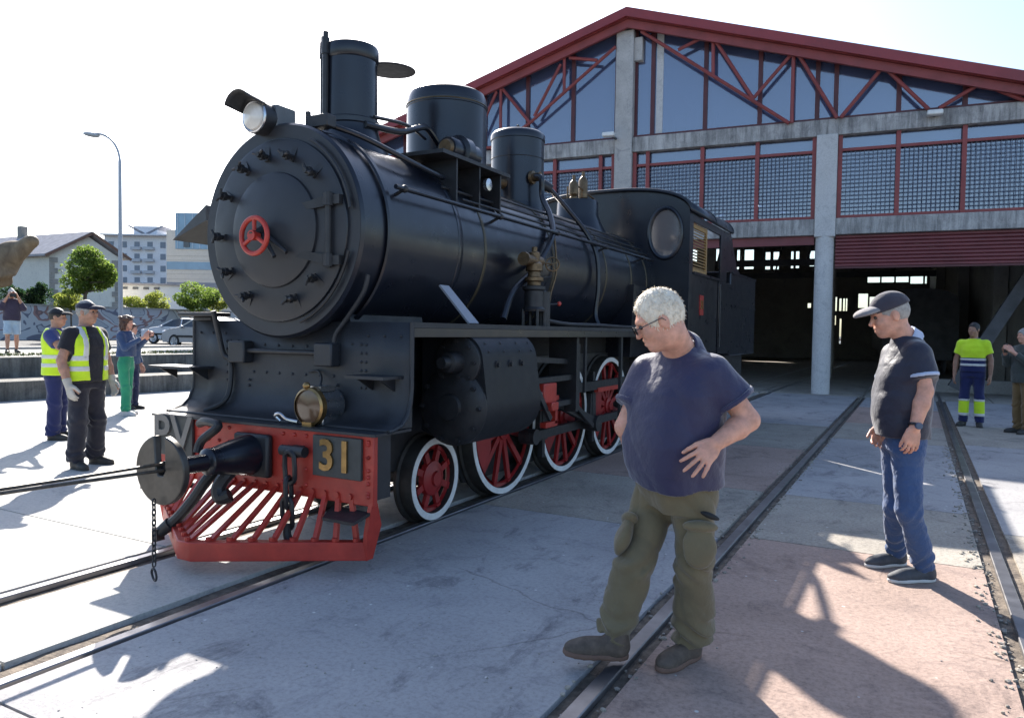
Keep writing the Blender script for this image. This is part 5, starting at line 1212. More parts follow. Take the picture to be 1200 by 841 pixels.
# --- man in the navy polo and khaki cargo trousers, a heel on the rail
D = 3.44; A_ = at
fw = Vector((-.53, -.848, 0)); J = dict(fw=fw, neck=A_(797, 407, 3.38), pelvis=A_(796, 560, 3.46), head=A_(772, 374, 3.24), hf=Vector((-.80, -.40, -.52)), hu=Vector((-.36, -.20, .88)),
    shR=A_(760, 438, 3.50), elR=A_(733, 500, 3.48), wrR=A_(756, 545, 3.62), shL=A_(836, 437, 3.27), elL=A_(877, 492, 3.26), wrL=A_(839, 519, 3.17),
    hipR=A_(770, 585, 3.53), hipL=A_(814, 586, 3.40), knR=A_(744, 662, 3.40), knL=A_(812, 662, 3.36), anR=A_(722, 736, 3.40), anL=A_(813, 738, 3.45))
hR = A_(733, 770, 3.39); hL = A_(817, 765, 3.50); hR.z = .03; hL.z = 0
J['heelR'] = hR; J['toeR'] = hR + (Vector((A_(664, 750, 3.31)))-hR).normalized()*.30; J['heelL'] = hL; dl = Vector((-.10, -.28, 0)).normalized(); J['toeL'] = hL+dl*.29
J['supR'] = Vector((.16, .05, 1))
S = dict(s=1.03, hs=1.02, skin=SK1, arm=1.12, neckw=1.16, nose=.98, rows=[(-.10, .180, .160, .015), (-.02, .188, .178, .02), (.08, .192, .192, .035), (.20, .194, .190, .035), (.32, .192, .174, .022), (.42, .186, .150, .01), (.49, .165, .125, -.01), (.54, .125, .10, -.015), (.58, .09, .08, -.008), (.62, .07, .07, 0)],
    handL=dict(d=A_(815, 546, 3.12)-A_(839, 519, 3.17), n=-F_*1.0+Vector((0, 0, .25)), thumb=1, curl=.18, spread=.20, ts=.55), handR=dict(curl=.5),
    trousers=dict(mat=KHA, r=(.098, .074, .075), fold=.010, bunch=.014, seed=2, hem=.035, waist=.06, infl=-.018), shirt=dict(mat=NAVY, hem=-.005, sleeve=.60, sr=(.066, .074), infl=.012, fold=.008, collar=NAVY, trim=NAVY, seed=5),
    shoe=SHB, sole=SOLB, hair=dict(mat=HWH, th=.007, line=.080, amp=.0012, top=.003, strands=2200, len=.011), shoes=1.04)
man, fr, q, hfr, rows, k_ = person('person', 'man in navy polo and khaki cargo trousers with a hand on his hip', Vector((-.97, 3.45, 0)), J, S, .0065)
GLM = mat('spectacle_frame', (0.10, 0.09, 0.085), 0.35, metal=0.6, var=0.1); GLP = glass('spectacle_pane', (0.9, 0.92, 0.92), 0.08)
b = MB(); hs = 1.02
for sx in (1, -1):
    c = q(sx*.032, .112, -.006); b.torus(c, hfr[1], 1.0, .0018, 20, 5, .024*hs, .017*hs, hfr[2]); b.tube([q(sx*.056, .110, .0), q(sx*.084, .06, .004), q(sx*.088, .0, .006), q(sx*.086, -.012, -.010)], .0024, 6)
b.tube([q(-.008, .113, .0), q(.008, .113, .0)], .002, 5); gl_ = b.build('spectacles', GLM, man)
for sx in (1, -1):
    b = MB(); c = q(sx*.032, .112, -.006); x_, y_, a_ = basis(hfr[1], hfr[2]); b.prism([c+x_*.023*hs*math.cos(2*math.pi*k/16)+y_*.016*hs*math.sin(2*math.pi*k/16) for k in range(16)], hfr[1]*.0015); b.build('lens', GLP, gl_, smooth=False)
# cargo pockets, seams, ring
for sd, hpx in (('L', A_(820, 640, 3.255)), ('R', A_(731, 628, 3.42))):
    F = Field(); fx = frame(-F_ if sd == 'L' else -R_, J['hip'+sd]-J['kn'+sd]); F.ell(hpx, (.075, .035, .095), fx, k=0); add_folds(F, np.array(tuple(hpx))-.2, np.array(tuple(hpx))+.2, .004, 50, 4); pk = F.build('cargo_pocket', KHA, man, .007)
    F = Field(); c = hpx+fx[2]*.085; F.ell(c, (.078, .040, .028), fx, k=0); F.build('pocket_flap', KHA, pk, .007)
b = MB(); c = A_(832, 604, 3.235); fx = frame(-F_, Vector((0, 0, 1))); b.ball(c, (.042, .02, .014), 14, 8, Matrix((fx[0]+fx[2]*.35, fx[1], fx[2])).transposed()); b.build('pocket_opening', mat('pocket_dark', (0.012, 0.012, 0.012), 0.7), man)

# --- man in the cap, dark polo and jeans
D = 4.62
J = dict(fw=Vector((-.955, -.295, 0)), neck=A_(1063, 396, 4.62), pelvis=A_(1058, 507, 4.62), head=A_(1042, 368, 4.60), hf=Vector((-.88, -.34, -.34)), hu=Vector((-.25, -.10, .95)),
    shL=A_(1076, 417, 4.48), elL=A_(1084, 458, 4.44), wrL=A_(1072, 501, 4.40), shR=A_(1048, 417, 4.76), elR=A_(1040, 462, 4.84), wrR=A_(1032, 500, 4.74),
    hipL=A_(1063, 522, 4.55), hipR=A_(1052, 522, 4.70), knL=A_(1066, 598, 4.52), knR=A_(1050, 592, 4.74), anL=A_(1070, 662, 4.57), anR=A_(1050, 647, 4.85))
for sd, hx, tx in (('L', (1094, 680), (1032, 682)), ('R', (1060, 661), (1021, 664))):
    def gr(px, py):
        d_ = A_(px, py, 1)-Vector((0, 0, CAM_H)); return Vector((0, 0, CAM_H))+d_*(-CAM_H/d_.z)
    hh = gr(*hx); tt = gr(*tx); J['heel'+sd] = hh; J['toe'+sd] = hh+(tt-hh).normalized()*.30
J['anL'] = J['heelL']+Vector((0, 0, .09))+(J['toeL']-J['heelL'])*.22; J['anR'] = J['heelR']+Vector((0, 0, .09))+(J['toeR']-J['heelR'])*.22
S = dict(s=1.0, hs=1.08, skin=SK1, arm=1.08, neckw=1.1, rows=[(-.10, .148, .122, .0), (0, .152, .134, .006), (.10, .158, .146, .012), (.22, .165, .148, .014), (.34, .170, .140, .008), (.42, .168, .125, .0), (.48, .135, .102, -.008), (.53, .10, .085, -.01), (.59, .07, .068, 0)],
    handL=dict(d=Vector((-.12, -.10, -1)), n=-F_, thumb=1, curl=.55, spread=.06, ts=.35), handR=dict(curl=.5),
    trousers=dict(mat=JEA, r=(.090, .068, .060), fold=.006, bunch=.008, seed=6, hem=.015, waist=.02), shirt=dict(mat=DNV, hem=-.02, sleeve=.60, sr=(.070, .074), infl=.010, fold=.005, collar=PAL, trim=PAL, seed=9),
    shoe=mat('shoe_slate', (0.055, 0.06, 0.07), 0.7, var=0.25, scale=18, bump=0.2), sole=SOLW, hair=dict(mat=HGR, th=.004, line=.05, amp=.003), cap=dict(mat=cloth('cap_charcoal', (0.05, 0.045, 0.06)), visor=cloth('cap_visor_grey', (0.24, 0.22, 0.22)), h=.10))
man2, fr, q, hfr, rows, k_ = person('person', 'man in dark polo, blue jeans and baseball cap with a wrist watch', Vector((0, 5.25, 0)), J, S, .0075)
b = MB(); dd = (J['wrL']-J['elL']).normalized(); b.torus(J['wrL']-dd*.015, dd, .034, .009, 20, 6); wt = b.build('watch', PHN, man2)
b = MB(); b.cyl(J['wrL']-dd*.015-F_*.030, J['wrL']-dd*.015-F_*.046, .021, .020, 16); b.build('watch_case', mat('watch_blue', (0.05, 0.08, 0.14), 0.3, var=0.1), wt)

# --- worker in hi-vis shirt before the shed
def tape(parent, F_maker, m, o, u, z0, z1, res, name='reflective_tape'):
    G = F_maker(); G.plane(Vector(o)+u*z1, u); G.plane(Vector(o)+u*z0, -u); G.build(name, m, parent, res)
J, jq, s = stand((.85, 14.85, 0), 192, 1.76, feet=.12, head=205, arms=dict(R=((.25, -.02, 1.13), (.26, .04, .87)), L=((-.25, -.02, 1.13), (-.26, .04, .87))))
S = dict(s=s, skin=SK3, trousers=dict(mat=NAVT, r=(.092, .072, .068), fold=.003, bunch=.003, seed=3), shirt=dict(mat=HIV, hem=.10, sleeve=.62, sr=(.074, .074), collar=NAVT, fold=.003), shoe=SHD, sole=SOL, hair=dict(mat=HDK, th=.008, line=.06), eyes=False)
m3, fr, q, hfr, rows, k_ = person('person', 'worker in bright yellow shirt with navy trousers standing by the shed door', (.85, 14.85, 0), J, S, .011)
def tors(inf): return lambda: Field().loft(J['pelvis'], fr, rows, inflate=inf, k=0)
tape(m3, tors(.026), NAVT, J['pelvis'], fr[2], -.02, .215, .011, 'waist_panel'); tape(m3, tors(.031), HIG, J['pelvis'], fr[2], .075, .12, .011); tape(m3, tors(.031), HIG, J['pelvis'], fr[2], .165, .205, .011)
for sd in 'RL':
    mk = lambda: Field().cone(J['kn'+sd], J['an'+sd], .080*s, .078*s, k=0)
    z0 = Vector((0, 0, 0)); tape(m3, mk, HIV, z0, Vector((0, 0, 1)), .22, .44, .011, 'shin_panel')
    mk = lambda: Field().cone(J['kn'+sd], J['an'+sd], .083*s, .081*s, k=0)
    tape(m3, mk, HIG, z0, Vector((0, 0, 1)), .18, .23, .011); tape(m3, mk, HIG, z0, Vector((0, 0, 1)), .43, .47, .011)

# --- person at the right edge raising a phone
J, jq, s = stand((1.50, 14.2, 0), 235, 1.66, feet=.10, arms=dict(R=((.25, .10, 1.16), (.12, .26, 1.36)), L=((-.24, .08, 1.14), (-.08, .28, 1.36))))
JKG = cloth('grey_green_jacket', (0.055, 0.065, 0.06)); TAN = cloth('tan_trousers', (0.18, 0.115, 0.05))
S = dict(s=s, skin=SK1, trousers=dict(mat=TAN, r=(.09, .07, .066), seed=11), shirt=dict(mat=JKG, hem=-.09, sleeve=1.8, sr=(.078, .066), infl=.022, name='jacket'), shoe=SHD, sole=SOL, hair=dict(mat=HGR, th=.012, line=.06), eyes=False)
m4, *_ = person('person', 'person in grey green jacket and tan trousers raising a phone by the shed', (1.50, 14.2, 0), J, S, .011)
def phone(pos, fwd, label, sz=(.15, .009, .075)):
    fx = frame(fwd, Vector((0, 0, 1))); b = MB(); b.box(pos, sz, M=Matrix((fx[0], fx[1], fx[2])).transposed()); o = b.build('phone', PHN, None, bevel=.004); return tag(o, label, 'phone')
phone(jq(.02, .33, 1.42), J['fw'], 'black phone held up beside the shed door', (.075, .009, .15))

# --- worker in open yellow vest, dark cap and white gloves
def vest(parent, J, fr, rows, s, gap, res, hem, arms=('R', 'L'), nm='safety_vest'):
    def mk(inf=.036, th=.012):
        G = Field()
        def cut(u, v, t): return np.where(v > 0, gap(t)-np.abs(u), -.05)
        rr = [(hem, *[np.interp(hem, [w_[0] for w_ in rows], [w_[i] for w_ in rows]) for i in (1, 2, 3)])]+[w_ for w_ in rows if w_[0] > hem]
        G.loft(J['pelvis'], fr, rr, inflate=inf, k=0, cut=cut)
        for sd in arms: G.cone(J['sh'+sd].lerp(J['el'+sd], .12), J['el'+sd], .088*s, .075*s, k=.02, mode='s')
        G.cone(J['neck']-fr[2]*.10*s+fr[1]*.03, J['neck']+fr[2]*.2, .075*s, .10*s, k=.02, mode='s')
        pc = np.array(tuple(J['pelvis'])); add_folds(G, pc-.7, pc+.9, .006, 17, 14)
        return G
    v = mk().build(nm, HIV, parent, res); o = J['pelvis']; u = fr[2]
    for z0, z1 in ((hem+.10, hem+.155), (hem+.21, hem+.265)): tape(v, lambda: mk(.041), HIG, o, u, z0, z1, res)
    return v, mk
base = Vector((-7.74, 4.80, 0))
J, jq, s = stand(base, 80, 1.76, feet=.15, head=66, stagger=.03, arms=dict(R=((.27, -.02, 1.13), (.27, .07, .88)), L=((-.26, .0, 1.13), (-.25, .10, .89))))
S = dict(s=s, fat=1.14, skin=SK2, arm=1.1, trousers=dict(mat=BLKT, r=(.104, .084, .078), fold=.008, bunch=.012, seed=5), shirt=dict(mat=BLK, hem=-.04, sleeve=.62, sr=(.078, .078), fold=.004), shoe=SHD, sole=SOL, hair=dict(mat=HGR, th=.006, line=.05), cap=dict(mat=cloth('cap_navy', (0.016, 0.018, 0.036)), h=.085), hs=1.0*s)
m5, fr, q, hfr, rows, k_ = person('person', 'man in open yellow vest, black tee shirt, dark cap and white work gloves', base, J, S, .009)
v5, mk5 = vest(m5, J, fr, rows, s, lambda t: np.clip(.075+.02*np.sin(t*6), .05, .11), .009, -.03)
GLV = cloth('work_glove', (0.45, 0.42, 0.37))
for sd in 'RL':
    G = Field(); hand_field(G, J['wr'+sd], J['wr'+sd]-J['el'+sd], fr[0]*(1 if sd == 'R' else -1), 1 if sd == 'L' else -1, .45, .05, s*1.05, infl=.003, rad=.0095); d_ = (J['wr'+sd]-J['el'+sd]).normalized(); G.cone(J['wr'+sd]-d_*.05, J['wr'+sd]+d_*.02, .042, .036, k=.01); G.build('glove', GLV, m5, .009)
for sx in (1, -1):   # shoulder tapes
    G = mk5(.041); c = J['pelvis']+fr[0]*(sx*.125*s); G.plane(c+fr[0]*.024, fr[0]); G.plane(c-fr[0]*.024, -fr[0]); G.plane(J['pelvis']+fr[2]*.2, -fr[2]); G.build('shoulder_tape', HIG, v5, .009)

# --- second vest worker filming with a phone
base = Vector((-9.92, 5.76, 0))
J, jq, s = stand(base, 50, 1.72, feet=.12, head=52, arms=dict(R=((.24, .12, 1.24), (.12, .36, 1.42)), L=((-.22, .14, 1.22), (-.02, .36, 1.40))))
BLU = cloth('blue_work_shirt', (0.04, 0.055, 0.17))
S = dict(s=s, fat=1.06, skin=SK2, trousers=dict(mat=NAVT, r=(.096, .08, .076), fold=.008, bunch=.010, seed=15), shirt=dict(mat=BLU, hem=-.03, sleeve=.66, sr=(.08, .078), fold=.004), shoe=SHD, sole=SOL, hair=dict(mat=HDK, th=.006, line=.05), cap=dict(mat=cloth('cap_black', (0.014, 0.014, 0.018)), h=.07), eyes=False)
m6, fr, q, hfr, rows, k_ = person('person', 'man in closed yellow vest and blue trousers filming with a phone', base, J, S, .010)
vest(m6, J, fr, rows, s, lambda t: np.where(t > .3, .05, -.02), .010, -.08)
phone(jq(.04, .46, 1.46), J['fw'], 'black phone filming over the shoulder of the gloved man')

# --- woman in denim jacket and green trousers photographing
base = Vector((-11.66, 7.92, 0))
J, jq, s = stand(base, 62, 1.67, feet=.09, head=62, arms=dict(R=((.22, .10, 1.20), (.10, .38, 1.38)), L=((-.20, .12, 1.20), (-.05, .38, 1.38))), stagger=.05)
S = dict(s=s, fat=.92, skin=SK1, arm=.88, trousers=dict(mat=GRN, r=(.088, .070, .075), fold=.006, bunch=.006, seed=18, waist=.12), shirt=dict(mat=DEN, hem=.10, sleeve=1.85, sr=(.07, .062), infl=.020, name='jacket'), shoe=mat('shoe_white', (0.55, 0.52, 0.5), 0.6), sole=SOLW, hair=dict(mat=HBR, th=.016, line=.045, back=.06, bun=True, amp=.008, strands=900, len=.04), eyes=False)
m7, fr, q, hfr, rows, k_ = person('person', 'woman with curly brown hair in denim jacket and green trousers', base, J, S, .010)
G = Field().loft(J['pelvis'], fr, rows, inflate=.024, k=0, cut=lambda u_, v_, t_: np.maximum(np.abs(u_)-.045, -v_)); G.plane(J['pelvis']+fr[2]*.08, -fr[2]); G.plane(J['pelvis']+fr[2]*.46, fr[2]); G.build('white_top', cloth('white_top', (0.7, 0.68, 0.68)), m7, .010)
phone(jq(.02, .47, 1.41), J['fw'], 'black phone held out by the woman in denim')
base = Vector((-12.36, 8.50, 0))
J, jq, s = stand(base, 70, 1.55, feet=.10)
S = dict(s=s, fat=.95, skin=SK1, trousers=dict(mat=cloth('indigo_trousers', (0.025, 0.03, 0.075)), r=(.09, .076, .074), seed=21), shirt=dict(mat=DEN, hem=-.02, sleeve=1.8, sr=(.07, .062), infl=.016, name='jacket'), shoe=SHD, sole=SOL, hair=dict(mat=HBR, th=.010, line=.05), eyes=False)
person('person', 'person in dark blue trousers hidden behind the woman in denim', base, J, S, .012)

# --- photographer in shorts on the terrace
base = Vector((-19.55, 10.28, .79))
J, jq, s = stand(base, 110, 1.58, feet=.12, head=115, arms=dict(R=((.26, .08, 1.22), (.12, .20, 1.52)), L=((-.26, .08, 1.22), (-.12, .20, 1.52))), stagger=.10)
S = dict(s=s, fat=1.02, skin=SK2, bareleg=True, trousers=dict(mat=cloth('pale_denim_shorts', (0.32, 0.42, 0.52)), r=(.10, .098, .09), short=.95, seed=25), shirt=dict(mat=cloth('plum_jacket', (0.045, 0.035, 0.06)), hem=-.06, sleeve=1.5, sr=(.078, .07), infl=.02, name='jacket'), shoe=SHD, sole=SOL, hair=dict(mat=HGR, th=.010, line=.05), cap=dict(mat=cloth('cap_grey', (0.30, 0.30, 0.31)), h=.085), eyes=False)
person('person', 'photographer in pale shorts and grey cap standing on the terrace', base, J, S, .013)
cm = thing('camera', jq(0, .24, 1.50), 'black camera held to the face of the photographer in shorts', 'camera')
b = MB(); c = jq(0, .24, 1.56); b.box(c, (.06, .13, .09), R(-20)); b.build('camera_body', PHN, cm, bevel=.01)
b = MB(); b.cyl(c, c+J['fw']*.12, .04, .042, 16); b.build('camera_lens', PHN, cm)
# ------------------------------------------------------------------ street beyond the terrace
ZS = 0.5
def place(px, py, depth, z=ZS):
    v = at(px, py, depth); return Vector((v.x, v.y, z))
M_bark = mat('bark', (0.11, 0.085, 0.06), 0.9, var=0.3, scale=12, bump=0.6, bscale=30)
def leafmat(name, c1, c2):
    if name in MATS: return MATS[name]
    m = bpy.data.materials.new(name); m.use_nodes = True; N = m.node_tree.nodes; Lk = m.node_tree.links; bs = N['Principled BSDF']
    ge = N.new('ShaderNodeNewGeometry'); rp = N.new('ShaderNodeValToRGB'); rp.color_ramp.elements[0].color = (*c1, 1); rp.color_ramp.elements[1].color = (*c2, 1)
    Lk.new(ge.outputs['Random Per Island'], rp.inputs['Fac']); Lk.new(rp.outputs['Color'], bs.inputs['Base Color']); bs.inputs['Roughness'].default_value = 0.55
    tr = N.new('ShaderNodeBsdfTranslucent'); Lk.new(rp.outputs['Color'], tr.inputs['Color']); mx = N.new('ShaderNodeMixShader'); mx.inputs[0].default_value = 0.7
    Lk.new(bs.outputs[0], mx.inputs[1]); Lk.new(tr.outputs[0], mx.inputs[2]); Lk.new(mx.outputs[0], N['Material Output'].inputs['Surface']); MATS[name] = m; return m
LF1 = leafmat('leaf_green', (0.08, 0.14, 0.02), (0.22, 0.30, 0.06)); LF2 = leafmat('leaf_yellow_green', (0.15, 0.20, 0.03), (0.36, 0.38, 0.08))
LF3 = leafmat('leaf_dark', (0.012, 0.035, 0.014), (0.04, 0.075, 0.025))
def crown(b, c, rad, n, size, seed, lumps=14):
    g_ = seeded(seed); c = np.array(tuple(c)); rad = np.array(rad)
    cs = [(c, 0.80)]
    for k in range(lumps):
        d = g_.normal(0, 1, 3); d /= np.linalg.norm(d); cs.append((c+d*rad*.62, g_.uniform(.30, .46)))
    for k in range(n):
        cc, f = cs[g_.integers(len(cs))]; d = g_.normal(0, 1, 3); d /= np.linalg.norm(d); p = cc+d*rad*f*g_.uniform(.55, 1.03)**.6
        q = g_.normal(0, 1, (2, 3)); a = q[0]/np.linalg.norm(q[0]); e = np.cross(a, q[1]); e /= np.linalg.norm(e); s_ = size*g_.uniform(.6, 1.3)
        b.add([p-a*s_, p+e*s_*.45, p+a*s_, p-e*s_*.45], [(0, 1, 2, 3)])
def tree(name, label, base, h, c, rad, n, size, lm, seed, group=None):
    t = thing(name, base, label, 'tree' if name.endswith('tree') else 'bush', group)
    base = Vector(base); c = Vector(c); tr = .035*h if name.endswith('tree') else .04
    b = MB(); top = c-Vector((0, 0, rad[2]*.5)); b.tube([base, base.lerp(top, .5)+Vector((.04, -.03, 0)), top, c], [tr, tr*.75, tr*.65, tr*.3], 8)
    g_ = seeded(seed+50)
    for k in range(7):
        d = Vector(g_.normal(0, 1, 3)); d.z = abs(d.z)*.6; d.normalize(); s0 = base.lerp(c, g_.uniform(.6, .95)); b.tube([s0, s0+Vector((d.x*rad[0], d.y*rad[1], d.z*rad[2]))*.7], [tr*.4, tr*.12], 6)
    b.build('trunk', M_bark, t)
    b = MB(); crown(b, c, rad, n, size, seed); b.build('crown', lm, t, smooth=False)
    return t
dT = 44
c = at(101, 318, dT); base = place(95, 390, dT)
tree('clipped_tree', 'round clipped green tree standing before the stone quoined house', base, c.z-ZS, c, (1.72, 1.72, 1.45), 9500, .095, LF1, 3)
c = at(83, 351, dT+5); tree('small_tree', 'small yellow green tree behind the round clipped tree', place(84, 390, dT+5), 2, c, (1.1, 1.1, .75), 3000, .09, LF2, 4)
for (px, py, dd, rx, rzz, n, lm, lab, sd) in ((154, 357, 58, 1.15, .75, 1700, LF2, 'small yellow green clipped bush by the lamp post', 6), (186, 353, 60, 1.15, .9, 1700, LF2, 'yellow green bush beside the pale building', 7),
                                             (232, 347, 56, 1.9, 1.15, 3600, LF1, 'large round green bush behind the silver car', 9), (256, 352, 58, 1.2, .9, 1500, LF2, 'yellow green bush next to the locomotive front', 10)):
    c = at(px, py, dd); tree('clipped_bush', lab, place(px, 392, dd), 1, c, (rx, rx, rzz), n*2, .085, lm, sd)
# ivy hedge under the house eaves
hd = thing('ivy_hedge', place(30, 392, 78), 'dark green ivy hedge in front of the house wall', 'hedge'); b = MB()
for k in range(5): crown(b, at(8+k*11, 347+3*math.sin(k), 78), (1.3, 1.3, 1.3), 900, .16, 30+k, 6)
b.build('foliage', LF3, hd, smooth=False)
# --- lamp post
d = 40; lb = place(141.5, 395, d); lt = at(142.5, 192, d); tp = at(126, 161, d); hd_ = at(101, 157, d)
t = thing('street_lamp', lb, 'tall pale street lamp with a curved arm', 'lamp'); M_pole = mat('pole_grey', (0.42, 0.43, 0.45), 0.5, metal=0.2, var=0.08)
lt.x, lt.y = lb.x, lb.y
pts = [lb, lb.lerp(lt, .5), lt]; v1 = tp-lt; 
for a in np.linspace(0, math.pi/2, 12)[1:]: pts.append(lt+Vector(((at(112, 157, d)-lt).x*(1-math.cos(a)), (at(112, 157, d)-lt).y*(1-math.cos(a)), (at(112, 157, d)-lt).z*math.sin(a))))
b = MB(); b.tube(pts, [.13, .11, .09]+[.06]*(len(pts)-3), 10); b.build('pole', M_pole, t)
b = MB(); dv = (hd_-tp).normalized(); x_, y_, a_ = basis(dv); Mx = Matrix((dv, x_.cross(dv) if False else dv.cross(Vector((0, 0, 1))).normalized(), Vector((0, 0, 1)))).transposed()
b.ball(hd_.lerp(tp, .25), (.48, .17, .13), 16, 8, Mx); b.build('lamp_head', mat('lamp_head_grey', (0.42, 0.43, 0.43), 0.4, var=0.1), t)
# --- mural wall across the street
M_mur = bpy.data.materials.new('painted_mural'); M_mur.use_nodes = True
N = M_mur.node_tree.nodes; Lk = M_mur.node_tree.links; bs = N['Principled BSDF']; bs.inputs['Roughness'].default_value = .8
ge = N.new('ShaderNodeNewGeometry'); mp = N.new('ShaderNodeMapping'); mp.inputs['Scale'].default_value = (.5, .5, .9); Lk.new(ge.outputs['Position'], mp.inputs['Vector'])
n1 = N.new('ShaderNodeTexNoise'); n1.inputs['Scale'].default_value = .55; n1.inputs['Detail'].default_value = 2; n1.inputs['Distortion'].default_value = 1.6; Lk.new(mp.outputs['Vector'], n1.inputs['Vector'])
rp = N.new('ShaderNodeValToRGB'); rp.color_ramp.interpolation = 'CONSTANT'
for p_, c_ in ((.0, (.42, .44, .47)), (.42, (.16, .17, .22)), (.445, (.50, .52, .54)), (.52, (.33, .20, .19)), (.56, (.20, .14, .15)), (.575, (.46, .47, .52))):
    e = rp.color_ramp.elements.new(p_) if p_ > 0 else rp.color_ramp.elements[0]; e.position = p_; e.color = (*c_, 1)
rp.color_ramp.elements[-1].color = (.44, .46, .52, 1); Lk.new(n1.outputs['Fac'], rp.inputs['Fac']); Lk.new(rp.outputs['Color'], bs.inputs['Base Color'])
w = thing('mural_wall', (-53, 27, ZS), 'low street wall painted with a swirling grey and pink mural', 'wall')
b = MB(); b.prism([(-53.5, -30, ZS-.1), (-53.2, -30, ZS-.1), (-47.2, 75, ZS-.1), (-47.5, 75, ZS-.1)], (0, 0, 2.3)); b.build('wall_panel', M_mur, w, smooth=False)
b = MB(); b.prism([(-53.55, -30, ZS+2.2), (-53.15, -30, ZS+2.2), (-47.15, 75, ZS+2.2), (-47.55, 75, ZS+2.2)], (0, 0, .1)); b.build('coping', M_kerb, w, smooth=False)
# --- houses
M_crm = concrete('cream_render', (0.78, 0.74, 0.64), (0.70, 0.66, 0.57), s1=.4, bump=.2); M_quo = concrete('quoin_stone', (0.36, 0.33, 0.29), (0.27, 0.25, 0.22), s1=1.0); M_slate = mat('slate_roof', (0.33, 0.31, 0.32), .7, var=.2, scale=1.5, coords='world'); M_shw = mat('brown_shutter', (0.12, 0.06, 0.04), .6); M_brn = mat('eave_brown', (0.16, 0.08, 0.05), .6)
M_win = mat('window_dark', (0.05, 0.06, 0.075), .15, var=.2)
dh = 95
A = at(58, 300, dh); B = at(140, 302, dh+4); A.z = B.z = ZS; gx = (B-A); W = gx.length; gx.normalize(); gy = Vector((-gx.y, gx.x, 0));
if gy.dot(F_) < 0: gy = -gy
eL = at(58, 298, dh).z; pk = at(108, 273, dh+2).z
sx_ = (-gx*.55+gy*.83).normalized()   # the long side recedes to the left
h = thing('station_house', A, 'cream house with grey slate gable roof and stone quoins', 'house')
b = MB(); P0 = [A, B, B+Vector((0, 0, eL-ZS)), A+gx*W*.55+Vector((0, 0, pk-ZS-.5)), A+Vector((0, 0, eL-ZS))]; b.prism(P0, -gx*0+sx_*22); b.build('wall', M_crm, h, smooth=False)
rd = .8
for s0, s1 in ((A, A+gx*W*.55), (B, A+gx*W*.55)):
    e0 = s0+Vector((0, 0, eL-ZS-.25))+(s0-s1).normalized()*.9; e1 = s1+Vector((0, 0, pk-ZS-.1)); b = MB(); b.prism([e0-sx_*rd, e1-sx_*rd, e1+sx_*22, e0+sx_*22], (0, 0, .28)); rf = b.build('roof', M_slate, h, smooth=False)
    b = MB(); b.bar(e0-sx_*(rd+.06)+Vector((0, 0, .02)), e1-sx_*(rd+.06)+Vector((0, 0, .02)), .12, .34); b.build('barge_board', M_brn, rf)
qn = MB().box((0, 0, 0), (1, 1, 1)).mesh('quoin'); qn.materials.append(M_quo); rzq = math.atan2(gx.y, gx.x)
for corner, sg in ((A, 1), (B, -1)):
    for k in range(14):
        wd = .95 if k % 2 else .6; z = ZS+.35+k*(eL-ZS)/14.5; cq = corner+gx*sg*(wd/2-.05); inst('quoin', qn, Matrix.Translation((cq.x, cq.y, z)) @ Matrix.Rotation(rzq, 4, 'Z') @ Matrix.Diagonal((wd, .25, (eL-ZS)/15.5, 1)), h)
rs = math.atan2(sx_.y, sx_.x)
for k, (tt, z) in enumerate(((3.0, 3.9), (7.6, 3.9), (12, 3.9))):
    c = A+sx_*tt; b = MB(); b.box((c.x, c.y, ZS+z), (1.5, .2, 1.6), rs); wi = b.build('window', M_shw, h)
    b = MB(); b.box((c.x-gx.x*.0, c.y, ZS+z), (1.1, .26, 1.3), rs); b.build('pane', M_win, wi)
c = A+gx*W*.62-gy*.05; b = MB(); b.box((c.x, c.y, ZS+1.8), (.9, .12, .7), rzq); b.build('window', M_win, h)
b = MB(); c = A+gx*W*.55+sx_*14; b.box((c.x, c.y, pk+.5), (.9, .9, 2.0), rs); b.build('chimney', M_quo, h)
b = MB(); c = A+sx_*9-gy*1.5; b.prism([A+sx_*1-gy*.2+Vector((0, 0, 1.6)), A+sx_*16-gy*.2+Vector((0, 0, 1.6)), A+sx_*16-gy*2+Vector((0, 0, 1.1)), A+sx_*1-gy*2+Vector((0, 0, 1.1))], (0, 0, .12)); b.build('lean_to_roof', M_slate, h)
def block(name, label, px0, px1, pyt, depth, m, deep=14, cat='building'):
    a = at(px0, pyt, depth); c = at(px1, pyt, depth); zt = (a.z+c.z)/2; a.z = c.z = ZS; gx = (c-a); w_ = gx.length; gx.normalize(); gy = Vector((-gx.y, gx.x, 0))
    if gy.dot(F_) < 0: gy = -gy
    t = thing(name, a, label, cat); b = MB(); b.prism([a, c, c+gy*deep, a+gy*deep], (0, 0, zt-ZS)); b.build('wall', m, t, smooth=False)
    return t, a, gx, gy, w_, zt
M_pal = concrete('pale_render', (0.74, 0.75, 0.78), (0.67, 0.68, 0.71), s1=.2, bump=.1); M_bei = concrete('beige_cladding', (0.68, 0.62, 0.54), (0.62, 0.57, 0.50), s1=.2, bump=.1); M_blg = mat('blue_panel', (0.20, 0.32, 0.42), .3, var=.12, scale=.6, coords='world')
t, a, gx, gy, w_, zt = block('apartment_block', 'pale apartment block with rows of small balconies behind the lamp post', 122, 250, 277, 190, M_pal)
rz0 = math.atan2(gx.y, gx.x)
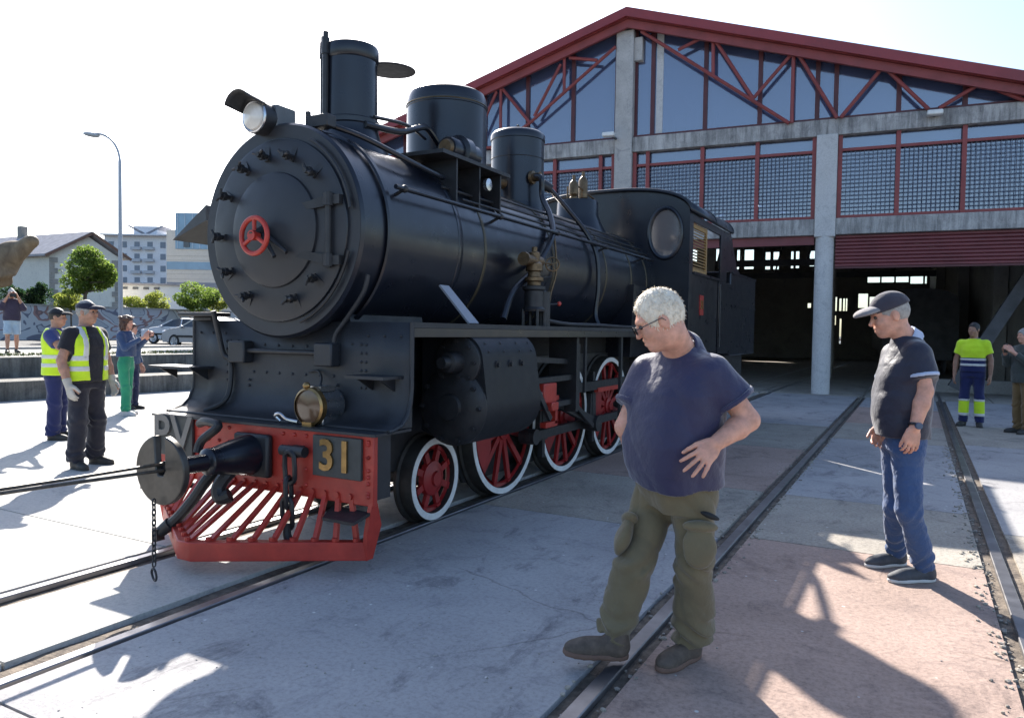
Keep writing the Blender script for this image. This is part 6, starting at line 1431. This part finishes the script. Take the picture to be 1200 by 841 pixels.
for i in range(5):
    for j in range(8):
        cx = a+gx*(1.8+j*3.3); z = zt-2.2-i*3.0
        if z < 3: continue
        b = MB(); b.box((cx.x-gy.x*.03, cx.y-gy.y*.03, z), (1.3, .2, 1.5), rz0); wi = b.build('window', mat('far_window', (0.16, 0.19, 0.24), .3), t)
        if j in (2, 3, 6):
            b = MB(); q_ = cx-gy*.6; b.box((q_.x, q_.y, z-.95), (2.4, 1.1, .75), rz0); b.build('balcony', mat('balcony_grey', (0.42, 0.44, 0.47), .6), t)
b = MB(); c_ = a+gx*w_*.37+gy*3; b.box((c_.x, c_.y, zt+1.3), (6, 5, 2.6), rz0); b.build('roof_house', M_pal, t)
b = MB(); c_ = a+gx*w_*.37+gy*.5
for sg in (-1, 1): b.prism([c_+gx*sg*4.6+Vector((0, 0, zt-ZS+2.6)), c_+gx*sg*.2+Vector((0, 0, zt-ZS+.2)), c_+gx*sg*.2+Vector((0, 0, zt-ZS+.9)), c_+gx*sg*4.2+Vector((0, 0, zt-ZS+2.9))], gy*5)
b.build('roof_gable', mat('grey_gable', (0.30, 0.30, 0.33), .6), t)
b = MB(); b.prism([a-gy*2+Vector((0, 0, zt-ZS)), a+gx*w_-gy*2+Vector((0, 0, zt-ZS)), a+gx*w_+gy*14+Vector((0, 0, zt-ZS)), a+gy*14+Vector((0, 0, zt-ZS))], (0, 0, .35)); b.build('roof_slab', M_pal, t)
t, a, gx, gy, w_, zt = block('office_building', 'modern beige building with a blue panelled upper box', 195, 300, 270, 130, M_bei)
rz1 = math.atan2(gx.y, gx.x)
def band(nm, z0, z1, x0, x1, m, dep=.15):
    b = MB(); c_ = a+gx*((x0+x1)/2)-gy*(dep/2); b.box((c_.x, c_.y, (z0+z1)/2), (x1-x0, dep, z1-z0), rz1); return b.build(nm, m, t)
zb = lambda py: at(230, py, 130).z
band('ribbon_window', zb(316), zb(307), .1, w_-.1, M_blg); band('ribbon_window', zb(337), zb(331), .1, w_-.1, mat('far_window', (0.16, 0.19, 0.24), .3))
x0 = (at(206, 260, 130)-at(195, 260, 130)).length
b = MB(); c_ = a+gx*(x0+6)+gy*3; b.box((c_.x, c_.y, (zb(250)+zb(292))/2), (12, 6.4, zb(250)-zb(292)), rz1); ub = b.build('upper_box', M_blg, t)
for k in range(9):
    b = MB(); q_ = a+gx*(x0+.4+k*1.3)-gy*.24; b.box((q_.x, q_.y, (zb(250)+zb(292))/2), (.12, .1, zb(250)-zb(292)-.1), rz1); b.build('panel_rib', mat('rib_pale', (0.38, 0.47, 0.54), .4), ub)
b = MB(); q_ = a+gx*(x0+2.0)-gy*.3; b.box((q_.x, q_.y, (zb(290)+zb(277))/2), (1.0, .2, zb(277)-zb(290)), rz1); b.build('window', M_win, ub)
for k in range(10):
    zz = zb(303-k*1.0)
for z in (zb(300), zb(305), zb(321), zb(327)): band('cladding_joint', z-.03, z+.03, 0, w_, mat('joint_grey', (0.40, 0.37, 0.33), .7), .05)
t, a, gx, gy, w_, zt = block('low_pavilion', 'long low white pavilion with small windows under the apartment block', 138, 215, 334, 105, mat('white_render', (0.68, 0.68, 0.67), .8, var=.04), 8)
rz1 = math.atan2(gx.y, gx.x)
for k in range(4): b = MB(); c_ = a+gx*(1.0+k*1.5)-gy*.05; b.box((c_.x, c_.y, zt-.45), (.7, .2, .32), rz1); b.build('window', M_win, t)
b = MB(); b.prism([a-gy*.5-gx*.4+Vector((0, 0, zt-ZS)), a+gx*(w_+.4)-gy*.5+Vector((0, 0, zt-ZS)), a+gx*(w_+.4)+gy*8+Vector((0, 0, zt-ZS)), a-gx*.4+gy*8+Vector((0, 0, zt-ZS))], (0, 0, .22)); b.build('roof', M_slate, t)
# --- carved log sculpture at the left edge
M_log = mat('weathered_log', (0.12, 0.08, 0.045), .7, var=.3, scale=2.2, dist=1.5, bump=.5, bscale=8, base2=(.25, .18, .105), coords='obj', stretch=(1, 1, .6))
d = 24; F = Field(); p0 = at(-95, 375, d-1.5); p1 = at(-10, 318, d); p2 = at(34, 285, d+.4)
F.cone(p0, p1, .75, .62, k=.2); F.cone(p1, p2, .60, .22, k=.2); F.ell(at(38, 283, d+.4), (.22, .22, .20), k=.1)
F.plane(at(20, 318, d), Vector((R_*.55-U_*.83))); add_folds(F, np.array(tuple(p0))-3, np.array(tuple(p2))+3, .07, 3.2, 6); 
lg = thing('log_sculpture', Vector((p0.x, p0.y, .79)), 'huge weathered wooden log jutting upward at the yard edge', 'sculpture'); F.build('log', M_log, lg, .045)
b = MB(); b.tube([Vector((p0.x, p0.y, .7)), p0+Vector((0, 0, .2))], [.5, .45], 12); b.build('log_base', M_log, lg)
# --- cars
def car(name, label, pos, head, m, wheelm=None):
    t = thing(name, pos, label, 'car', None, 0); pos = Vector(pos); hd = R(head); f = Vector((math.sin(hd), math.cos(hd), 0)); r = Vector((f.y, -f.x, 0)); C = lambda x, y, z: pos+r*x+f*y+Vector((0, 0, z))
    prof = [(2.05, .28), (2.14, .45), (2.10, .68), (1.92, .80), (1.5, .89), (.95, .97), (-1.35, .98), (-2.0, .92), (-2.08, .60), (-2.02, .32)]
    b = MB(); rows = []
    for x, sh in ((-.86, .0), (-.82, .04), (-.5, .06), (0, .065), (.5, .06), (.82, .04), (.86, .0)):
        rows.append([C(x*(.97 if abs(y) > 1.9 else 1), y-(.10*(abs(x)/.86)**3 if y > 1.5 else 0), z+(sh*.3 if .6 < z else 0)) for y, z in prof])
    b.sheet(rows); n = len(prof)
    b.add(rows[0], [tuple(range(n))]); b.add(rows[-1], [tuple(reversed(range(n)))]); b.add([C(-.84, 2.02, .30), C(.84, 2.02, .30), C(.84, -2.0, .32), C(-.84, -2.0, .32)], [(0, 1, 2, 3)])
    body = b.build('body', m, t, sharp=45)
    gh = [(1.05, .95, .74), (.25, 1.36, .60), (-.2, 1.43, .585), (-.9, 1.40, .575), (-1.75, .97, .70)]
    b = MB(); b.sheet([[C(-w_, y, z), C(-w_*.5, y, z+.03), C(w_*.5, y, z+.03), C(w_, y, z)] for y, z, w_ in gh])
    for sg in (-1, 1): b.add([C(sg*w_, y, z) for y, z, w_ in gh], [tuple(range(5))])
    b.build('greenhouse', M_win, t, sharp=30)
    b = MB(); b.sheet([[C(-w_*1.01, y, z+.012), C(-w_*.5, y, z+.042), C(w_*.5, y, z+.042), C(w_*1.01, y, z+.012)] for y, z, w_ in gh[1:4]]); b.build('roof', m, t, sharp=60)
    for sg in (-1, 1):
        for (y0, z0, w0), (y1, z1, w1) in ((gh[0], gh[1]), (gh[3], gh[4])): b = MB(); b.bar(C(sg*w0, y0, z0), C(sg*w1, y1, z1+.01), .05, .05); b.build('pillar', m, t)
        b = MB(); b.bar(C(sg*.60, -.35, 1.40), C(sg*.75, -.35, .94), .05, .06, f); b.build('pillar', m, t)
        b = MB(); b.box(C(sg*.92, .75, .98), (.16, .12, .12), -hd); b.build('mirror', m, t, bevel=.03)
        b = MB(); b.ball(C(sg*.66, 1.98, .73), (.20, .14, .09), 12, 8); b.build('headlight', mat('car_headlight', (.6, .62, .64), .12, var=.1), t)
        b = MB(); b.bar(C(sg*.872, 1.1, .56), C(sg*.872, -1.2, .56), .03, .09); b.build('side_trim', PHN, t)
        for y in (1.28, -1.30):
            b = MB(); b.lathe([(.20, -.10), (.31, -.10), (.32, -.07), (.32, .03), (.30, .055), (.22, .06)], C(sg*.80, y, .32), r*sg, 24, caps=False); wh = b.build('wheel', mat('tyre_rubber', (.02, .02, .02), .85), t)
            b = MB(); b.lathe([(.215, .045), (.20, .035), (.06, .02), (.05, .05), (0, .05)], C(sg*.80, y, .32), r*sg, 20, caps=False)
            for k in range(6):
                a_ = math.pi/3*k; b.bar(C(sg*.845, y, .32), C(sg*.845, y+math.cos(a_)*.2, .32+math.sin(a_)*.2), .045, .03, r)
            b.build('hubcap', mat('hubcap_silver', (.45, .45, .46), .35, metal=.6), wh)
    b = MB(); b.box(C(0, 2.12, .46), (1.5, .06, .16), -hd); b.build('grille', PHN, t); b = MB(); b.box(C(0, 2.16, .42), (.5, .03, .11), -hd); b.build('licence_plate', M_white, t)
    return t
M_silv = mat('silver_car_paint', (.46, .47, .49), .3, metal=.55, var=.04, coat=.5); M_wcar = mat('white_car_paint', (.62, .64, .68), .35, var=.03, coat=.5)
dc = 34; pc = place(246, 408, dc); rgt = Vector((R_.x, R_.y, 0)).normalized(); hdg = math.degrees(math.atan2(-rgt.x, -rgt.y))
car('parked_car', 'silver hatchback car parked on the street above the steps', pc+rgt*.0, hdg+22, M_silv)
car('parked_car', 'white car parked on the far side behind the silver hatchback', place(214, 401, 43), hdg+8, M_wcar)
car('parked_car', 'dark purple car parked by the ivy hedge and mural wall', place(24, 372, 62)+Vector((0, 0, .9)), hdg-8, mat('plum_car_paint', (.09, .06, .09), .3, coat=.5))
